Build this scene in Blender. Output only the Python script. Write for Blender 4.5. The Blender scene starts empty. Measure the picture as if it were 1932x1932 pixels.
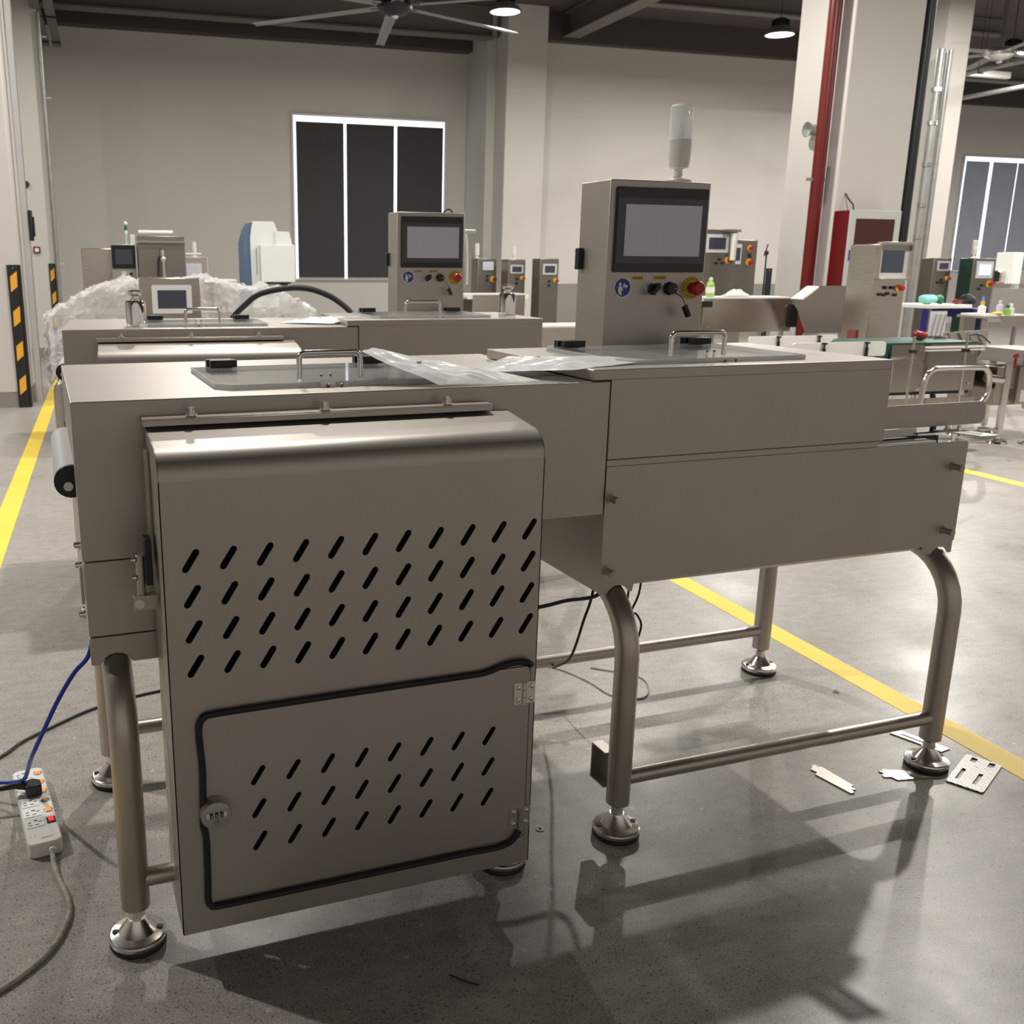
import bpy, math, random
from mathutils import Vector, Matrix, noise
from mathutils.geometry import tessellate_polygon
random.seed(7)
PI = math.pi
S = bpy.context.scene
COL = S.collection
# ---------------------------------------------------------------- camera
def setup_camera():
    yaw, pitch, roll = .3518, -.2493, .0066
    F = Vector((math.sin(yaw)*math.cos(pitch), math.cos(yaw)*math.cos(pitch), math.sin(pitch)))
    R = F.cross(Vector((0, 0, 1))).normalized(); U = R.cross(F)
    R2 = R*math.cos(roll)+U*math.sin(roll); U2 = -R*math.sin(roll)+U*math.cos(roll)
    cd = bpy.data.cameras.new('camera'); co = bpy.data.objects.new('camera', cd); COL.objects.link(co)
    M = Matrix.Identity(4)
    for i in range(3):
        M[i][0] = R2[i]; M[i][1] = U2[i]; M[i][2] = -F[i]
    M.translation = Vector((-.165, -1.6707, 1.35))
    co.matrix_world = M
    cd.sensor_width = 36; cd.lens = 1845.96/1932*36
    cd.shift_x = (966-763.39)/1932
    cd.clip_start = .05; cd.clip_end = 100
    cd.dof.use_dof = True; cd.dof.focus_distance = 2.3; cd.dof.aperture_fstop = 9
    S.camera = co
setup_camera()
# ---------------------------------------------------------------- world and exposure
W = bpy.data.worlds.new('world'); S.world = W; W.use_nodes = True
bgn = W.node_tree.nodes['Background']
bgn.inputs[0].default_value = (1.0, .90, .80, 1); bgn.inputs[1].default_value = .40
S.view_settings.view_transform = 'Standard'; S.view_settings.look = 'None'
S.view_settings.exposure = .10; S.view_settings.gamma = 1; S.view_settings.use_curve_mapping = False
LAMP_W = (180.0, 100.0, 66.0)         # brightness of the three rows, near to far
BETA = -.06                                   # the hall's axes are turned a little against the front machine
cb_, sb_ = math.cos(BETA), math.sin(BETA)
def B(x, y, z=0): return Vector((x*cb_-y*sb_, x*sb_+y*cb_, z))
# ---------------------------------------------------------------- materials
def newmat(n):
    m = bpy.data.materials.new(n); m.use_nodes = True
    return m, m.node_tree, m.node_tree.nodes['Principled BSDF']
def pmat(n, c, rough=.5, metal=0, noise_amt=0, nscale=30, bump=0, coat=0, emis=None, es=0, alpha=1, trans=0, stretch=None, spec=None):
    m, t, p = newmat(n); N, L = t.nodes, t.links
    p.inputs['Base Color'].default_value = (*c, 1); p.inputs['Roughness'].default_value = rough
    p.inputs['Metallic'].default_value = metal; p.inputs['Alpha'].default_value = alpha
    p.inputs['Coat Weight'].default_value = coat; p.inputs['Transmission Weight'].default_value = trans
    if spec is not None: p.inputs['Specular IOR Level'].default_value = spec
    if emis: p.inputs['Emission Color'].default_value = (*emis, 1); p.inputs['Emission Strength'].default_value = es
    if noise_amt or bump:
        tc = N.new('ShaderNodeTexCoord'); mp = N.new('ShaderNodeMapping'); L.new(tc.outputs['Object'], mp.inputs[0])
        if stretch: mp.inputs['Scale'].default_value = stretch
        nz = N.new('ShaderNodeTexNoise'); nz.inputs['Scale'].default_value = nscale; nz.inputs['Detail'].default_value = 4
        L.new(mp.outputs[0], nz.inputs['Vector'])
        if noise_amt:
            r = N.new('ShaderNodeMapRange'); r.inputs[3].default_value = 1-noise_amt; r.inputs[4].default_value = 1+noise_amt
            r.inputs[1].default_value = .3; r.inputs[2].default_value = .7
            L.new(nz.outputs[0], r.inputs[0])
            mx = N.new('ShaderNodeVectorMath'); mx.operation = 'SCALE'; mx.inputs[0].default_value = c
            L.new(r.outputs[0], mx.inputs['Scale']); L.new(mx.outputs[0], p.inputs['Base Color'])
        if bump:
            b = N.new('ShaderNodeBump'); b.inputs['Strength'].default_value = bump; b.inputs['Distance'].default_value = .002
            L.new(nz.outputs[0], b.inputs['Height']); L.new(b.outputs[0], p.inputs['Normal'])
    return m
M = {}
M['steel'] = pmat('bead_blasted_steel', (.47, .438, .405), .44, .80, .03, 6, 0)
M['steel_top'] = M['steel']
M['tube'] = pmat('satin_steel_tube', (.47, .435, .40), .38, .92, .03, 20)
M['brushed'] = pmat('brushed_steel', (.60, .56, .50), .24, 1, .08, 8, 0, stretch=(1, 1, 12))
M['polish'] = pmat('polished_steel', (.72, .70, .67), .16, 1)
M['darksteel'] = pmat('dark_brushed_steel', (.27, .25, .225), .35, .9, .08, 8, 0, stretch=(1, 1, 12))  # brushed steel in a darker tone, for background housings
M['foot'] = pmat('turned_steel_foot', (.80, .78, .75), .20, 1)
M['lock'] = pmat('satin_lock_face', (.45, .435, .42), .32, .8)
M['chrome'] = pmat('chrome', (.85, .85, .85), .05, 1)
M['black'] = pmat('black_plastic', (.012, .012, .013), .4)
M['rubber'] = pmat('black_rubber', (.01, .01, .01), .55)
M['blackgloss'] = pmat('black_glass_bezel', (.008, .008, .012), .18)
M['greygloss'] = pmat('grey_glass_frame', (.06, .06, .062), .2)
M['display'] = pmat('screen_off', (.58, .61, .72), .08, coat=.5)  # pale base stands in for the reflections on the switched-off glass
M['display_dark'] = pmat('screen_dark', (.05, .055, .08), .12)
M['display_on'] = pmat('screen_lit', (.3, .3, .4), .2, emis=(.72, .76, 1), es=.9)
M['hmi'] = pmat('hmi_grey', (.50, .50, .50), .4)
M['hmi_light'] = pmat('hmi_light_grey', (.62, .62, .63), .4)
M['white'] = pmat('white_plastic', (.78, .77, .74), .4)
M['whitepaint'] = pmat('white_paint', (.80, .77, .73), .65, 0, .02, 3)
M['belt'] = pmat('white_belt', (.68, .69, .70), .5)
M['green_belt'] = pmat('green_belt', (.02, .07, .055), .4)
M['red'] = pmat('red_button', (.42, .01, .012), .35)
M['redpaint'] = pmat('red_paint', (.12, .003, .004), .35)
M['redball'] = pmat('red_glossy', (.20, .003, .008), .12, coat=1)
M['yellow'] = pmat('yellow_label', (.60, .45, .03), .5)
M['tape'] = pmat('yellow_floor_tape', (.92, .66, .07), .5, 0, .04, 5)
M['amber'] = pmat('amber_reflector', (.85, .42, .04), .4)
M['blue'] = pmat('blue_sign', (.02, .05, .28), .4)
M['bluecable'] = pmat('blue_cable', (.015, .06, .48), .35)
M['greycable'] = pmat('grey_cable', (.34, .31, .27), .6, 0, .3, 60)
M['bluepaint'] = pmat('blue_machine_paint', (.10, .17, .29), .45)
M['navy'] = pmat('navy_blue_frame', (.015, .015, .16), .4)
M['whitemachine'] = pmat('white_machine_paint', (.80, .82, .80), .4)
M['green'] = pmat('green_plastic', (.01, .16, .06), .4)
M['lime'] = pmat('lime_liquid', (.30, .55, .12), .25)
M['orange'] = pmat('orange_lamp', (.9, .2, .03), .3, emis=(1, .22, .03), es=1.0)
M['orange_off'] = pmat('amber_switch', (.45, .2, .04), .3)
M['redlit'] = pmat('red_switch', (.8, .02, .02), .3, emis=(1, .03, .02), es=.9)
M['blind'] = pmat('dark_roller_blind', (.045, .045, .045), .8, 0, .04, 40)
M['blind2'] = pmat('bluish_lit_roller_blind', (.34, .36, .43), .8, 0, .05, 3)  # bluish light on the right window's blinds is put into this pale colour
M['daylight'] = pmat('daylight_pane', (.8, .9, 1), .5, emis=(.86, .93, 1), es=1.7)
M['winframe'] = pmat('white_window_frame', (.75, .75, .75), .4)
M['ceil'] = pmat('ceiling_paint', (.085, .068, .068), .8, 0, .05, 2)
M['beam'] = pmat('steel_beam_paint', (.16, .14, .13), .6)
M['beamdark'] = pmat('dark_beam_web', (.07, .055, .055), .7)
M['skirt'] = pmat('grey_dado_paint', (.25, .235, .215), .6)
M['galv'] = pmat('galvanised_conduit', (.33, .33, .32), .42, .7, .1, 12)
M['fan'] = pmat('fan_blade_aluminium', (.42, .41, .40), .4, .6)
M['lampglow'] = pmat('lamp_diffuser', (1, 1, .98), .4, emis=(1, 1, .95), es=14)
M['brown'] = pmat('brown_cardboard', (.09, .05, .03), .7)
M['cloth'] = pmat('white_cotton', (.7, .67, .62), .9, 0, .1, 60)
M['teal'] = pmat('teal_cloth', (.25, .62, .58), .8)
M['cyan'] = pmat('blue_nozzle', (.05, .35, .7), .4)
M['coppergrn'] = pmat('green_board', (.02, .06, .04), .4)
M['fireglass'] = pmat('hose_cabinet_glass', (.05, .004, .006), .25, coat=.6)
M['gold'] = pmat('orange_hologram', (.6, .35, .05), .3)
def clearmat(n, c, alpha, rough, bump=0):
    m, t, p = newmat(n); N, L = t.nodes, t.links
    if bump:
        tc = N.new('ShaderNodeTexCoord'); nz = N.new('ShaderNodeTexNoise'); nz.inputs['Scale'].default_value = 38; nz.inputs['Detail'].default_value = 3
        b = N.new('ShaderNodeBump'); b.inputs['Strength'].default_value = bump; b.inputs['Distance'].default_value = .01
        L.new(tc.outputs['Object'], nz.inputs['Vector']); L.new(nz.outputs[0], b.inputs['Height']); L.new(b.outputs[0], p.inputs['Normal'])
    p.inputs['Base Color'].default_value = (*c, 1); p.inputs['Roughness'].default_value = rough
    p.inputs['Specular IOR Level'].default_value = .8
    tr = N.new('ShaderNodeBsdfTransparent'); mx = N.new('ShaderNodeMixShader'); mx.inputs[0].default_value = alpha
    out = N['Material Output']
    L.new(tr.outputs[0], mx.inputs[1]); L.new(p.outputs[0], mx.inputs[2]); L.new(mx.outputs[0], out.inputs[0])
    return m
M['acrylic'] = clearmat('clear_acrylic', (.36, .38, .39), .34, .03)
M['bag'] = clearmat('clear_document_pouch', (.98, .99, 1.0), .88, .25)
M['wrap'] = clearmat('crumpled_stretch_film', (.85, .84, .84), .58, .05, 1.0)
M['mirror'] = pmat('mirror_sheet_steel', (.42, .385, .335), .13, 1)
M['clear'] = clearmat('clear_lamp_lens', (.95, .96, .97), .62, .08)
def wallmat():
    m, t, p = newmat('painted_wall'); N, L = t.nodes, t.links
    tc = N.new('ShaderNodeTexCoord'); nz = N.new('ShaderNodeTexNoise'); nz.inputs['Scale'].default_value = .6
    L.new(tc.outputs['Object'], nz.inputs['Vector'])
    cr = N.new('ShaderNodeValToRGB'); cr.color_ramp.elements[0].color = (.56, .535, .505, 1); cr.color_ramp.elements[1].color = (.61, .585, .555, 1)
    L.new(nz.outputs[0], cr.inputs[0]); L.new(cr.outputs[0], p.inputs['Base Color']); p.inputs['Roughness'].default_value = .6
    return m
M['wall'] = wallmat()
def floormat():
    m, t, p = newmat('polished_aggregate_concrete'); N, L = t.nodes, t.links
    tc = N.new('ShaderNodeTexCoord')
    def nz(s, d=4, sc=None, r=.5):
        n = N.new('ShaderNodeTexNoise'); n.inputs['Scale'].default_value = s; n.inputs['Detail'].default_value = d; n.inputs['Roughness'].default_value = r
        if sc:
            mp = N.new('ShaderNodeMapping'); mp.inputs['Scale'].default_value = sc; L.new(tc.outputs['Object'], mp.inputs[0]); L.new(mp.outputs[0], n.inputs['Vector'])
        else: L.new(tc.outputs['Object'], n.inputs['Vector'])
        return n
    def ramp(src, a, b, ca, cbb):
        r = N.new('ShaderNodeValToRGB'); e = r.color_ramp.elements; e[0].position = a; e[1].position = b
        e[0].color = (*ca, 1); e[1].color = (*cbb, 1); L.new(src, r.inputs[0]); return r
    def mul(a, b, f=1.0):
        x = N.new('ShaderNodeMix'); x.data_type = 'RGBA'; x.blend_type = 'MULTIPLY'; x.inputs[0].default_value = f
        L.new(a, x.inputs[6]); L.new(b, x.inputs[7]); return x.outputs[2]
    big = ramp(nz(.9, 5).outputs[0], .3, .7, (.335, .315, .295), (.40, .38, .355))
    mid = ramp(nz(14, 6, (1, 2.2, 1)).outputs[0], .32, .68, (.86, .86, .86), (1.08, 1.08, 1.08))
    c = mul(big.outputs[0], mid.outputs[0])
    fine = ramp(nz(240, 3).outputs[0], .35, .65, (.70, .70, .70), (1.22, 1.21, 1.20))
    c = mul(c, fine.outputs[0])
    v = N.new('ShaderNodeTexVoronoi'); v.inputs['Scale'].default_value = 130; L.new(tc.outputs['Object'], v.inputs['Vector'])
    pk = N.new('ShaderNodeTexWhiteNoise'); L.new(v.outputs['Position'], pk.inputs['Vector'])
    th = N.new('ShaderNodeMath'); th.operation = 'MULTIPLY_ADD'; th.inputs[1].default_value = .50; th.inputs[2].default_value = -.12; L.new(pk.outputs[0], th.inputs[0])
    lt = N.new('ShaderNodeMath'); lt.operation = 'LESS_THAN'; L.new(v.outputs['Distance'], lt.inputs[0]); L.new(th.outputs[0], lt.inputs[1])
    ds = ramp(lt.outputs[0], 0, 1, (1, 1, 1), (.45, .42, .40)); c = mul(c, ds.outputs[0], .8)
    v2 = N.new('ShaderNodeTexVoronoi'); v2.inputs['Scale'].default_value = 34; L.new(tc.outputs['Object'], v2.inputs['Vector'])
    p2 = N.new('ShaderNodeTexWhiteNoise'); L.new(v2.outputs['Position'], p2.inputs['Vector'])
    t2 = N.new('ShaderNodeMath'); t2.operation = 'MULTIPLY_ADD'; t2.inputs[1].default_value = 1.2; t2.inputs[2].default_value = -.98; L.new(p2.outputs[0], t2.inputs[0])
    l2 = N.new('ShaderNodeMath'); l2.operation = 'LESS_THAN'; L.new(v2.outputs['Distance'], l2.inputs[0]); L.new(t2.outputs[0], l2.inputs[1])
    mx = N.new('ShaderNodeMix'); mx.data_type = 'RGBA'; mx.inputs[7].default_value = (.52, .47, .40, 1)
    L.new(l2.outputs[0], mx.inputs[0]); L.new(c, mx.inputs[6])
    # a few dark oil spots
    v3 = N.new('ShaderNodeTexVoronoi'); v3.inputs['Scale'].default_value = 1.7; L.new(tc.outputs['Object'], v3.inputs['Vector'])
    w3 = nz(12, 3); ad = N.new('ShaderNodeMath'); ad.operation = 'MULTIPLY_ADD'; ad.inputs[1].default_value = .05; L.new(w3.outputs[0], ad.inputs[0]); L.new(v3.outputs['Distance'], ad.inputs[2])
    sp = ramp(ad.outputs[0], .048, .056, (.62, .60, .58), (1, 1, 1)); c2 = mul(mx.outputs[2], sp.outputs[0])
    # hairline cracks
    v4 = N.new('ShaderNodeTexVoronoi'); v4.feature = 'DISTANCE_TO_EDGE'; v4.inputs['Scale'].default_value = 3
    wv = N.new('ShaderNodeVectorMath'); wv.operation = 'ADD'; nv = nz(6, 5); sc = N.new('ShaderNodeVectorMath'); sc.operation = 'SCALE'; sc.inputs['Scale'].default_value = .25
    L.new(nv.outputs['Color'], sc.inputs[0]); L.new(tc.outputs['Object'], wv.inputs[0]); L.new(sc.outputs[0], wv.inputs[1]); L.new(wv.outputs[0], v4.inputs['Vector'])
    ck = ramp(v4.outputs['Distance'], .0, .0035, (.72, .71, .70), (1, 1, 1))
    mk = ramp(nz(1.1, 2).outputs[0], .52, .60, (0, 0, 0), (1, 1, 1))
    x = N.new('ShaderNodeMix'); x.data_type = 'RGBA'; x.blend_type = 'MULTIPLY'; L.new(mk.outputs[0], x.inputs[0]); L.new(c2, x.inputs[6]); L.new(ck.outputs[0], x.inputs[7])
    L.new(x.outputs[2], p.inputs['Base Color'])
    rr = N.new('ShaderNodeMapRange'); rr.inputs[1].default_value = .3; rr.inputs[2].default_value = .7; rr.inputs[3].default_value = .27; rr.inputs[4].default_value = .42
    L.new(nz(3, 6).outputs[0], rr.inputs[0]); L.new(rr.outputs[0], p.inputs['Roughness'])
    b = N.new('ShaderNodeBump'); b.inputs['Strength'].default_value = .08; b.inputs['Distance'].default_value = .002
    L.new(nz(160, 3).outputs[0], b.inputs['Height']); L.new(b.outputs[0], p.inputs['Normal'])
    return m
M['floor'] = floormat()
def checkerplate():
    m, t, p = newmat('embossed_steel_sheet'); N, L = t.nodes, t.links
    tc = N.new('ShaderNodeTexCoord'); w = N.new('ShaderNodeTexWave'); w.inputs['Scale'].default_value = 40; w.inputs['Distortion'].default_value = 6
    L.new(tc.outputs['Object'], w.inputs['Vector']); cr = N.new('ShaderNodeValToRGB')
    cr.color_ramp.elements[0].color = (.10, .09, .085, 1); cr.color_ramp.elements[1].color = (.42, .40, .38, 1)
    L.new(w.outputs[0], cr.inputs[0]); L.new(cr.outputs[0], p.inputs['Base Color']); p.inputs['Metallic'].default_value = .9; p.inputs['Roughness'].default_value = .35
    return m
M['emboss'] = checkerplate()
# ---------------------------------------------------------------- mesh helpers
class G:
    def __init__(s): s.v = []; s.f = []
    def add(s, v, f):
        o = len(s.v); s.v += [tuple(q) for q in v]; s.f += [tuple(i+o for i in q) for q in f]; return s
    def box(s, x0, x1, y0, y1, z0, z1):
        v = [(x, y, z) for z in (z0, z1) for y in (y0, y1) for x in (x0, x1)]
        return s.add(v, [(0, 2, 3, 1), (4, 5, 7, 6), (0, 1, 5, 4), (2, 6, 7, 3), (0, 4, 6, 2), (1, 3, 7, 5)])
    def rbox(s, c, d, ax):                    # box centred at c, half sizes d, with axes matrix ax
        v = [Vector(c)+ax@Vector((i*d[0], j*d[1], k*d[2])) for k in (-1, 1) for j in (-1, 1) for i in (-1, 1)]
        return s.add(v, [(0, 2, 3, 1), (4, 5, 7, 6), (0, 1, 5, 4), (2, 6, 7, 3), (0, 4, 6, 2), (1, 3, 7, 5)])
    def tube(s, pts, r, n=14, caps=True, radii=None):
        pts = [Vector(p) for p in pts]; rings = []
        t = (pts[1]-pts[0]).normalized(); a = Vector((0, 0, 1)) if abs(t.z) < .9 else Vector((1, 0, 0))
        u = t.cross(a).normalized()
        for i, p in enumerate(pts):
            if i == 0: d = pts[1]-pts[0]
            elif i == len(pts)-1: d = pts[-1]-pts[-2]
            else: d = (pts[i+1]-pts[i]).normalized()+(pts[i]-pts[i-1]).normalized()
            d.normalize(); u = (u-d*u.dot(d)).normalized(); w = d.cross(u)
            rr = radii[i] if radii else r
            rings.append([p+(u*math.cos(2*PI*k/n)+w*math.sin(2*PI*k/n))*rr for k in range(n)])
        v = [q for g in rings for q in g]; f = []
        for i in range(len(pts)-1):
            for k in range(n):
                k2 = (k+1) % n; f.append((i*n+k, i*n+k2, (i+1)*n+k2, (i+1)*n+k))
        if caps: f.append(tuple(range(n-1, -1, -1))); f.append(tuple((len(pts)-1)*n+k for k in range(n)))
        return s.add(v, f)
    def cyl(s, p0, p1, r, n=20, r1=None):
        return s.tube([p0, p1], r, n, True, [r, r1 if r1 is not None else r])
    def lathe(s, prof, c=(0, 0, 0), n=28, axis='z', cap=True):
        v = []; f = []
        for (r, h) in prof:
            for k in range(n):
                a = 2*PI*k/n; x, y = r*math.cos(a), r*math.sin(a)
                v.append({'z': (c[0]+x, c[1]+y, c[2]+h), 'y': (c[0]+x, c[1]+h, c[2]-y), 'x': (c[0]+h, c[1]+x, c[2]+y)}[axis])
        m = len(prof)
        for i in range(m-1):
            for k in range(n):
                k2 = (k+1) % n; f.append((i*n+k, i*n+k2, (i+1)*n+k2, (i+1)*n+k))
        if cap and prof[0][0] > 1e-5: f.append(tuple(range(n-1, -1, -1)))
        if cap and prof[-1][0] > 1e-5: f.append(tuple((m-1)*n+k for k in range(n)))
        return s.add(v, f)
    def prism(s, poly, fn, h0, h1):           # polygon (a,b) extruded from h0 to h1, fn(a,b,h)->xyz
        n = len(poly); v = [fn(a, b, h0) for a, b in poly]+[fn(a, b, h1) for a, b in poly]
        f = [tuple(range(n-1, -1, -1)), tuple(range(n, 2*n))]+[(i, (i+1) % n, n+(i+1) % n, n+i) for i in range(n)]
        return s.add(v, f)
    def holes(s, outer, hs, fn, h0, h1):      # a plate with holes
        loops = [outer]+hs; flat = [q for l in loops for q in l]
        tr = tessellate_polygon([[Vector((a, b, 0)) for a, b in l] for l in loops]); n = len(flat)
        v = [fn(a, b, h0) for a, b in flat]+[fn(a, b, h1) for a, b in flat]
        f = [tuple(t) for t in tr]+[tuple(i+n for i in reversed(t)) for t in tr]; o = 0
        for l in loops:
            m = len(l)
            for i in range(m): f.append((o+i, o+(i+1) % m, n+o+(i+1) % m, n+o+i))
            o += m
        return s.add(v, f)
    def sphere(s, c, r, n=16, sq=(1, 1, 1)):
        v = []; f = []; m = n//2
        for i in range(m+1):
            for k in range(n):
                th = PI*i/m; a = 2*PI*k/n
                v.append((c[0]+r*sq[0]*math.sin(th)*math.cos(a), c[1]+r*sq[1]*math.sin(th)*math.sin(a), c[2]+r*sq[2]*math.cos(th)))
        for i in range(m):
            for k in range(n): f.append((i*n+k, (i+1)*n+k, (i+1)*n+(k+1) % n, i*n+(k+1) % n))
        return s.add(v, f)
    def grid(s, nu, nv, fn):
        v = [fn(i/(nu-1), j/(nv-1)) for j in range(nv) for i in range(nu)]
        f = [(j*nu+i, j*nu+i+1, (j+1)*nu+i+1, (j+1)*nu+i) for j in range(nv-1) for i in range(nu-1)]
        return s.add(v, f)
def obj(name, g, mat, parent=None, bevel=0, label=None, solid=0, sharp=.6):
    me = bpy.data.meshes.new(name); me.from_pydata(g.v, [], g.f); me.materials.append(M[mat] if isinstance(mat, str) else mat)
    bmfix(me)
    me.polygons.foreach_set('use_smooth', [True]*len(me.polygons)); me.set_sharp_from_angle(angle=sharp)
    o = bpy.data.objects.new(name, me); COL.objects.link(o)
    if parent: o.parent = parent
    if solid:
        m = o.modifiers.new('thickness', 'SOLIDIFY'); m.thickness = solid
    if bevel:
        m = o.modifiers.new('bevel', 'BEVEL'); m.width = bevel; m.segments = 2; m.limit_method = 'ANGLE'; m.angle_limit = .9
    if label: o['label'] = label
    return o
import bmesh
def bmfix(me):
    b = bmesh.new(); b.from_mesh(me); bmesh.ops.recalc_face_normals(b, faces=b.faces); b.to_mesh(me); b.free()
def text(name, s, size, mat, parent, M4, depth=.0004):
    c = bpy.data.curves.new(name, 'FONT'); c.body = s; c.size = size; c.align_x = 'CENTER'; c.align_y = 'CENTER'; c.extrude = depth
    o = bpy.data.objects.new(name, c); dg = bpy.context.evaluated_depsgraph_get()
    COL.objects.link(o); bpy.context.view_layer.update(); dg.update()
    me = bpy.data.meshes.new_from_object(o.evaluated_get(dg)); COL.objects.unlink(o); bpy.data.objects.remove(o)
    me.transform(M4); me.materials.clear(); me.materials.append(M[mat]); me.name = name
    q = bpy.data.objects.new(name, me); COL.objects.link(q); q.parent = parent
    return q
def tmeta(o, label, cat, group=None, kind=None):
    o['label'] = label; o['category'] = cat
    if group: o['group'] = group
    if kind: o['kind'] = kind
    return o
def thing(name, label, cat, loc=(0, 0, 0), rz=0, group=None):
    o = bpy.data.objects.new(name, None); COL.objects.link(o); o.empty_display_size = .1
    o.location = loc; o.rotation_euler = (0, 0, rz)
    return tmeta(o, label, cat, group)
def bthing(name, label, cat, x, y, z=0, rz=0, group=None): return thing(name, label, cat, B(x, y, z), BETA+rz, group)
def bobj(name, g, mat, x, y, z, label, cat, rz=0, group=None, **k):
    o = obj(name, g, mat, **k); o.location = B(x, y, z); o.rotation_euler = (0, 0, BETA+rz); return tmeta(o, label, cat, group)
def struct(name, g, mat, **k):
    o = obj(name, g, mat, **k); o.rotation_euler = (0, 0, BETA); o['kind'] = 'structure'; return o
def dup(root, loc, rz, label, group=None):
    def cp(o, p=None):
        c = o.copy(); COL.objects.link(c); c.parent = p
        for ch in list(o.children): cp(ch, c)
        return c
    r = cp(root); r.location = loc; r.rotation_euler = (0, 0, rz); r['label'] = label
    if group: r['group'] = group
    return r
def arc(c, r, a0, a1, n=8): return [(c[0]+r*math.cos(a0+(a1-a0)*i/n), c[1]+r*math.sin(a0+(a1-a0)*i/n)) for i in range(n+1)]
def rrect(x0, x1, y0, y1, r, n=4):
    return arc((x1-r, y1-r), r, 0, PI/2, n)+arc((x0+r, y1-r), r, PI/2, PI, n)+arc((x0+r, y0+r), r, PI, 1.5*PI, n)+arc((x1-r, y0+r), r, 1.5*PI, 2*PI, n)
XZ = lambda a, b, h: (a, h, b)
XY = lambda a, b, h: (a, b, h)
YZ = lambda a, b, h: (h, a, b)
def smooth(pts, n=8):                          # Catmull-Rom through the points
    P = [Vector(p) for p in pts]; P = [P[0]*2-P[1]]+P+[P[-1]*2-P[-2]]; out = []
    for i in range(1, len(P)-2):
        for k in range(n):
            t = k/n; a, b, c, d = P[i-1:i+3]
            out.append(.5*((2*b)+(c-a)*t+(2*a-5*b+4*c-d)*t*t+(3*b-a-3*c+d)*t**3))
    out.append(P[-2]); return out
# ---------------------------------------------------------------- the hall
struct('floor', G().box(-9, 30, -7, 20, -.1, 0), 'floor')
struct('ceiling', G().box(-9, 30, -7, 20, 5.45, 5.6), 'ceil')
struct('wall_back', G().box(-9, 6.35, 16, 16.25, 0, 5.45), 'wall')
struct('wall_return', G().box(6.35, 6.5, 15, 16.25, 0, 5.45), 'wall')
struct('wall_middle', G().box(6.5, 15, 15, 15.25, 0, 5.45), 'wall')
struct('wall_far', G().box(15, 30, 18, 18.25, 0, 5.45), 'wall')
struct('wall_step', G().box(14.85, 15, 15.25, 18, 0, 5.45), 'wall')
struct('wall_left', G().box(-9.2, -9, -7, 16, 0, 5.45), 'wall')
struct('trim_1', G().box(6.52, 15, 14.97, 15, 0, 1.0), 'skirt')
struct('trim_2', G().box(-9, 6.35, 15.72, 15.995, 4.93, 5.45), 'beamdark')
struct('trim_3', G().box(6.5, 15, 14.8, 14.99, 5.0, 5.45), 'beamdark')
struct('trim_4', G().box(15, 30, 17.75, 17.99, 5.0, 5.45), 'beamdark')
def column(name, x0, x1, y0, y1, h=5.45):
    g = G().box(x0, x1, y0, y1, .14, h); o = struct(name, g, 'wall', bevel=.012)
    b = struct(name.replace('column', 'plinth'), G().box(x0-.002, x1+.002, y0-.002, y1+.002, 0, .14), 'skirt'); b.parent = o; b.rotation_euler = (0, 0, 0)
    del b['kind']; b.name = 'plinth'; return o
column('trim_5', -1.62, -.81, 8.2, 9.0)
column('trim_6', -1.5, -.70, 13.2, 14.0)
column('trim_7', 6.98, 7.80, 6.9, 7.72)
column('trim_8', 6.5, 7.22, 14.5, 15.0)
column('trim_9', 10.35, 10.75, 9.3, 9.9)
# roof beams: I sections
def ibeam_x(name, x0, x1, y, z0, z1, w=.3):
    g = G().box(x0, x1, y-w/2, y+w/2, z0, z0+.025).box(x0, x1, y-.02, y+.02, z0+.02, z1-.02).box(x0, x1, y-w/2, y+w/2, z1-.025, z1)
    return struct(name, g, 'beam')
def ibeam_y(name, x, y0, y1, z0, z1, w=.3):
    g = G().box(x-w/2, x+w/2, y0, y1, z0, z0+.025).box(x-.02, x+.02, y0, y1, z0+.02, z1-.02).box(x-w/2, x+w/2, y0, y1, z1-.025, z1)
    return struct(name, g, 'beam')
ibeam_x('trim_10', -9, 6.4, 14.95, 4.97, 5.44)
ibeam_y('trim_11', 7.75, -7, 14.75, 5.05, 5.44)
ibeam_x('trim_12', 7.95, 15, 13.0, 5.2, 5.44, .2)
ibeam_x('trim_13', 12.6, 30, 13.6, 4.6, 4.85, .22)
ibeam_y('trim_14', -1.1, -7, 14.7, 5.05, 5.44)
# windows with dark roller blinds; daylight shows through the gaps
def window(name, X, Y, z0, z1, xs, gaps, mat, rn):
    """xs: edges between blinds"""
    f = struct(name, G().box(X, xs[-1], Y-.012, Y-.006, z0, z1), 'daylight')
    fr = G()
    for a in (X-.03, xs[-1]): fr.box(a, a+.03, Y-.05, Y-.001, z0-.03, z1+.03)
    fr.box(X, xs[-1], Y-.05, Y-.001, z1, z1+.03).box(X, xs[-1], Y-.05, Y-.001, z0-.03, z0)
    q = obj('window_frame', fr, 'winframe', f)
    e = [X]+list(xs)
    for i in range(len(e)-1):
        a, b = e[i]+gaps[i][0], e[i+1]-gaps[i][1]
        bl = obj('roller_blind', G().box(a, b, Y-.09, Y-.085, z0+.012, z1-.10), mat, f)
        obj('bottom_bar', G().box(a, b, Y-.097, Y-.08, z0+.002, z0+.022), 'galv', bl)
    return f
window('window_1', 3.2, 16, 1.07, 3.78, [4.09, 5.0, 5.93], [(.035, .02), (.03, .02), (.035, .04)], 'blind', 3)
window('window_2', 19.6, 18, 1.26, 3.87, [20.35, 21.15, 22.0, 22.9], [(.0, .05), (.05, .01), (.015, .0), (.01, .02)], 'blind2', 4)
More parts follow.
